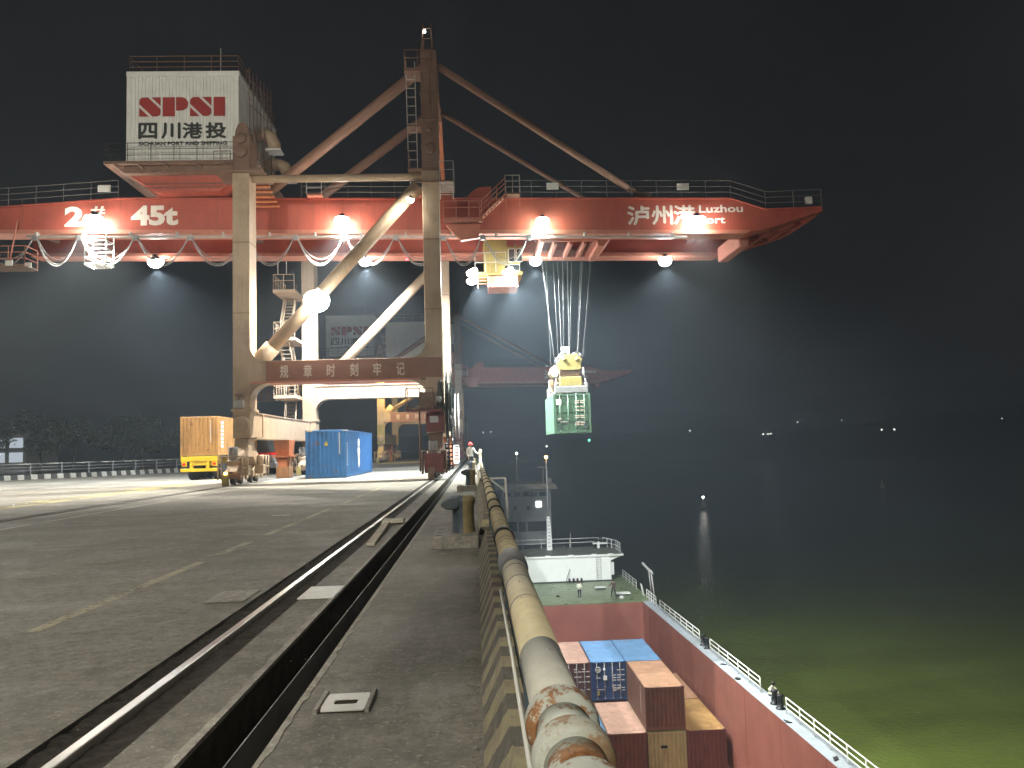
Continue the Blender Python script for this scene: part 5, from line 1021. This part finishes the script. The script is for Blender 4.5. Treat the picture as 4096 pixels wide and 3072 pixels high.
def rope(label, x, y, z, seed):
    rnd = random.Random(seed); pts = [(x+rnd.uniform(-.25,.25)+.0*i, y+rnd.uniform(-.35,.35), z+.03) for i in range(14)]
    fine = []
    for a, b_, c in zip(pts, pts[1:], pts[2:]): fine += [Vector(a).lerp(Vector(b_), .5).lerp(Vector(b_).lerp(Vector(c), .5), k/4) for k in range(4)]
    tag(MB().path(fine, .03, 5).build('mooring_rope', 'black_rubber'), label, 'rope', 'loose ropes on the side deck')
rope('dark loose rope on the side deck before the crouching person', 15.45, 41.2, DZ_, 1); rope('dark rope heap on the side deck nearest the frame bottom', 15.7, 36.3, DZ_, 2); rope('tangled rope on the side deck by the far bitts', 15.5, 52.0, DZ_, 3); rope('small rope on the side deck along the middle railing', 15.4, 48.8, DZ_, 4); rope('rope lying on the green deck left of the standing man', 7.4, 77.4, DZ_, 5)

# ------------------------------------------------------------------ second ship ahead, buoys, far bank
W2 = thing('moored_ship', (6.6,118,-19.2), 'dim grey ship bridge with one lit window beyond the cargo ship', 'ship')
MB().box((3.4,116,-19.6),(10.6,124,-4.6)).build('bridge_wall', 'dim_paint', W2, .03); MB().hexa([(1.8,115,-4.6),(11.6,115,-4.6),(11.6,125,-4.6),(1.8,125,-4.6)], [(2.2,115.4,-3.9),(11.2,115.4,-3.9),(11.2,125,-3.9),(2.2,125,-3.9)]).build('bridge_roof', 'dim_paint', W2)
for x in (3.9,5.2,6.5,7.6,8.9): MB().box((x,115.93,-5.6),(x+1.0,116,-5.0)).build('bridge_window', 'glass_dark', W2)
for x in (5.1,7.0): MB().box((x,115.93,-7.6),(x+.5,116,-7.0)).build('cabin_window', 'glass_dark', W2)
MB().box((8.4,115.88,-7.2),(9.2,116,-6.35)).build('lit_window', 'window_light', W2)
for x0, x1 in ((3.8,5.6),(5.9,6.9),(7.1,10.2)): MB().box((x0,115.92,-10.6),(x1,116,-9.2)).build('opening', 'black_steel', W2)
MB().box((6.5,115.8,-10.9),(10.0,116,-10.8)).build('ledge', 'rail_grey', W2); MB().box((2.6,112,-19.6),(11.8,116,-12.5)).build('lower_deck', 'ship_hull', W2)
mm = MB().tube((5.9,117,-3.9),(5.9,117,.5),.09,8,.05).tube((5.0,117,-.6),(6.9,117,-.5),.05,6).build('mast', 'rail_grey', W2); MB().lathe([(0,-.15),(.15,0),(0,.15)], (5.9,117,.62), n=12).build('mast_lamp', 'lens_small', mm)
rd = MB().tube((9.6,117,-3.9),(9.75,117,-1.6),.12,8,.08).box((9.0,116.9,-1.6),(10.6,117.1,-1.42)).build('radar', 'rail_grey', W2); MB().box((10.1,117,-3.9),(10.9,118,-3.1)).build('radar_box', 'dim_paint', W2)
wl = thing('windlass', (5.3,102,DZ_), 'small grey windlass with a round white lamp on the cargo ship bow', 'windlass'); MB().box((4.4,101.6,DZ_),(6.2,102.6,DZ_+.5)).build('bed', 'ship_blue', wl, .03); MB().lathe([(.1,-.6),(.4,-.6),(.4,-.5),(.25,-.48),(.25,.48),(.4,.5),(.4,.6),(.1,.6)], (5.3,102.1,DZ_+.9), 'x', 16).build('drum', 'black_steel', wl); MB().tube((5.6,102,DZ_+.5),(5.6,102,DZ_+2.4),.05,6).build('lamp_post', 'rail_grey', wl); MB().lathe([(0,-.18),(.18,0),(0,.18)], (5.6,102,DZ_+2.5), n=12).build('lamp_globe', 'ship_white', wl)
def buoy(x, y, s, label, light):
    WZ = -19.2
    t = thing('river_buoy', (x,y,WZ), label, 'buoy', 'buoys on the river'); MB().lathe([(1.1*s,-.3),(1.3*s,.3*s),(1.0*s,.5*s),(0,.5*s)], (x,y,WZ), n=16).build('float', 'rail_grey', t); MB().lathe([(.9*s,.5*s),(.28*s,2.2*s),(.25*s,3.0*s),(0,3.0*s)], (x,y,WZ), n=12).build('tower', 'white_metal', t); MB().lathe([(0,0),(.3*s,.25*s),(0,.5*s)], (x,y,WZ+3.0*s), n=10).build('lantern', light, t)
buoy(69.7, 246, 1.1, 'pale conical buoy with a white light on the dark river', 'lens_small'); buoy(162, 315, 1.0, 'faint distant buoy farther right on the dark river', 'house_white')
hv = []; hf = []; prof = [(-700,900,14),(-300,1000,26),(-60,1100,22),(60,1150,16),(180,1000,15),(300,900,20),(420,880,13),(520,840,24),(640,760,34),(800,650,46),(1000,500,60),(1300,300,60)]
for x, y, h in prof: hv += [(x,y,-19.5),(x*1.02,y+30,h-12),(x*1.06,y+160,h)]
for i in range(len(prof)-1):
    a = 3*i; hf += [(a,a+3,a+4,a+1),(a+1,a+4,a+5,a+2)]
tag(MB().add(hv, hf, True).build('far_bank', 'hill'), kind='structure')
lamp_me = {}
def farlight(x, y, z, r_, m, label):
    tag(MB().lathe([(0,-r_),(r_*.7,-r_*.7),(r_,0),(r_*.7,r_*.7),(0,r_)], (x,y,z), n=10).build('shore_lamp', m), label, 'lamp', 'lamps along the far bank')
FLS = [(309.7,850,7.3,.8,'brightest cluster left lamp on the far bank'),(314.7,850,7.2,.7,'middle lamp of the bright cluster on the far bank'),(317.9,850,7.7,.85,'brightest lamp of the cluster on the far bank'),(440.6,850,8.4,.95,'left of the twin bright lamps toward the right edge'),(454.6,850,8.3,.95,'right of the twin bright lamps toward the right edge'),(229.8,850,13.4,.6,'faint lamp right of the hanging container'),(348,850,19.3,.5,'small high lamp above the bright far bank cluster'),(397,850,20,.5,'small high lamp left of the twin lamps'),(576,850,17,.6,'dim lamp high on the bank at the right edge'),(75,850,1.1,.9,'white lamp just under the hanging container'),(8,850,17.8,.7,'lamp glow on the bank above the worker'),(16,850,18.2,.6,'second lamp glow on the bank right of the worker')]
for x, y, z, r_, lb in FLS: farlight(x, y, z, r_*.6, 'far_light', lb)
farlight(28.4, 200, 2.68, .25, 'green_light', 'green navigation light under the right corner of the hanging container')

# ------------------------------------------------------------------ the cranes before and behind, the yard mast
def lower(root, dz):   # the neighbour crane is a lower model: shorter legs, everything above dropped
    for ch in root.children:
        if ch.type != 'MESH': continue
        zs = [v[2] for v in ch.bound_box]; lo, hi = min(zs)+ch.location.z, max(zs)+ch.location.z; nm = ch.name.split('.')[0]
        if nm == 'leg': s = (17-dz-2.45)/(17-2.45); ch.scale.z = s; ch.location.z = 2.45*(1-s)
        elif nm in ('diagonal_brace',): s = (15.6-dz-6.6)/(15.6-6.6); ch.scale.z = s; ch.location.z = 6.6*(1-s)
        elif lo > 11.5: ch.location.z -= dz
SKIP = ('stair_flight','stair_landing','walkway_step','festoon_cable','cable_carrier','beam_hanger','festoon_beam','service_cage','notice_board','tip_box','boom_stair','stair_railing','stair_head','step_box','cable_guide','feed_cable','marker_lamp','post','girder_link','drum','small_window','reel_motor','motor_flange','box_hood','junction_box')
far = copy_tree(crane, None, SKIP+('floodlight','lamp_arm','beacon_lamp','service_cage','warning_lamp')); far.location.y += 63
far['label'] = 'far crane of the same kind, hazy, seen through the legs of the near crane'; ORI[far.name] = tuple(far.location)
lower(far, 4.2)
ch_ = MB().box((-12.2,111,13.2),(-2.1,118,19.4)).build('electrical_house', 'house_white', far); MB().box((-6.2,110.9,14.9),(-2.2,111,16.1)).build('window_band', 'glass_dark', ch_)
for x in (-6.2,-4.85,-3.5,-2.25): MB().box((x,110.85,14.9),(x+.08,110.9,16.1)).build('window_bar', 'white_metal', ch_)
MB().box((-6.2,110.92,13.25),(-2.2,111,14.9)).build('brick_panel', 'orange_steel', ch_); railing(MB(), [(-12.1,111.1,19.4),(-2.2,111.1,19.4)], 1.1, (1,.6), step=1.2, r=.03).build('railing', 'rail_grey', ch_)
MB().box((-2.7,111.2,11.6),(-1.8,112.4,13.2)).build('bracket', 'yellow_machine', ch_)
floodlight(far, (-10.4,104.3,11.6), .45, 5000, aim=(-.1,.45,-1), col=(1,.72,.22), cone=150, blend=.6, glow=0); MB().tube((-10.4,104.3,11.8),(-10.4,106.4,12.4),.05,6).build('lamp_arm', 'dark_steel', far)
MB().box((-12.98,106.38,2.5),(-12.0,106.4,5.0)).build('leg_glow_sheet', 'yellow_machine', far)  # yellow lamplight on the leg front, put in as a coloured sheet
back = copy_tree(crane, None, SKIP+('warning_lamp','lamp_arm')); back.location.y -= 66; back['label'] = 'neighbouring crane standing behind the camera, its lamps lighting the foreground'; ORI[back.name] = tuple(back.location)
for o in list(back.children):
    if o.name.split('.')[0] != 'floodlight': continue
    wx = o.location.x+back.location.x
    if wx < -23 or 13.9 < o.location.z < 16.2 and o.location.y > 0: o.location.z += .0
    o.location.y = -10.1-back.location.y; o.location.z = max(o.location.z, 14.2)
    aim, kw, cn = (Vector((.95,1,-.62)), 11.0, 80) if wx > 2 else ((Vector((-.05,1,.22)), 7.2, 54) if wx < -12 else ((Vector((.1,.9,-.3)), 1.25, 112) if wx < -4 else (Vector((-.4,.7,-1)), 3.4, 130)))
    o.rotation_euler = Vector((0,0,-1)).rotation_difference(aim.normalized()).to_euler()
    for l_ in list(o.children):
        if l_.type == 'LIGHT' and l_.data.type == 'POINT': bpy.data.objects.remove(l_); continue
        if l_.type == 'LIGHT': l_.data = l_.data.copy(); l_.data.energy = W_BEHIND*kw; l_.data.color = (1,.93,.78); l_.data.spot_size = R(cn); l_.data.spot_blend = .6; l_.rotation_euler = (0,0,0)
lm = thing('light_mast', (-38,56,0), 'tall yard light mast just outside the left edge, washing the yard with light', 'light mast')
MB().lathe([(.22,0),(.2,.4),(.14,.5),(.09,13.6),(0,13.6)], (-38,56,0), n=14).build('pole', 'grey_steel', lm); MB().box((-39,55.9,13.3),(-37,56.1,13.45)).build('cross_arm', 'grey_steel', lm)
for x in (-38.7,-38.0,-37.3): floodlight(lm, (x,55.7,13.2), .5, W_MAST/3, aim=(.7,-.25,-1), lens='lens_white', col=(1,.97,.85), cone=150, glow=0)

# ------------------------------------------------------------------ night haze
hz = MB().box((-720,-100,-22.6),(1490,1290,60)).build('haze', 'concrete'); hz.data.materials.clear()
hm = bpy.data.materials.new('haze'); hm.use_nodes = True; t = hm.node_tree; t.nodes.clear(); o = t.nodes.new('ShaderNodeOutputMaterial'); v = t.nodes.new('ShaderNodeVolumePrincipled')
v.inputs['Color'].default_value = (.72,.86,1,1); v.inputs['Density'].default_value = HAZE; v.inputs['Anisotropy'].default_value = .35; t.links.new(v.outputs[0], o.inputs['Volume'])
hz.data.materials.append(hm); tag(hz, 'thin night haze hanging over the quay and river', 'haze', kind='stuff'); hz.display_type = 'WIRE'
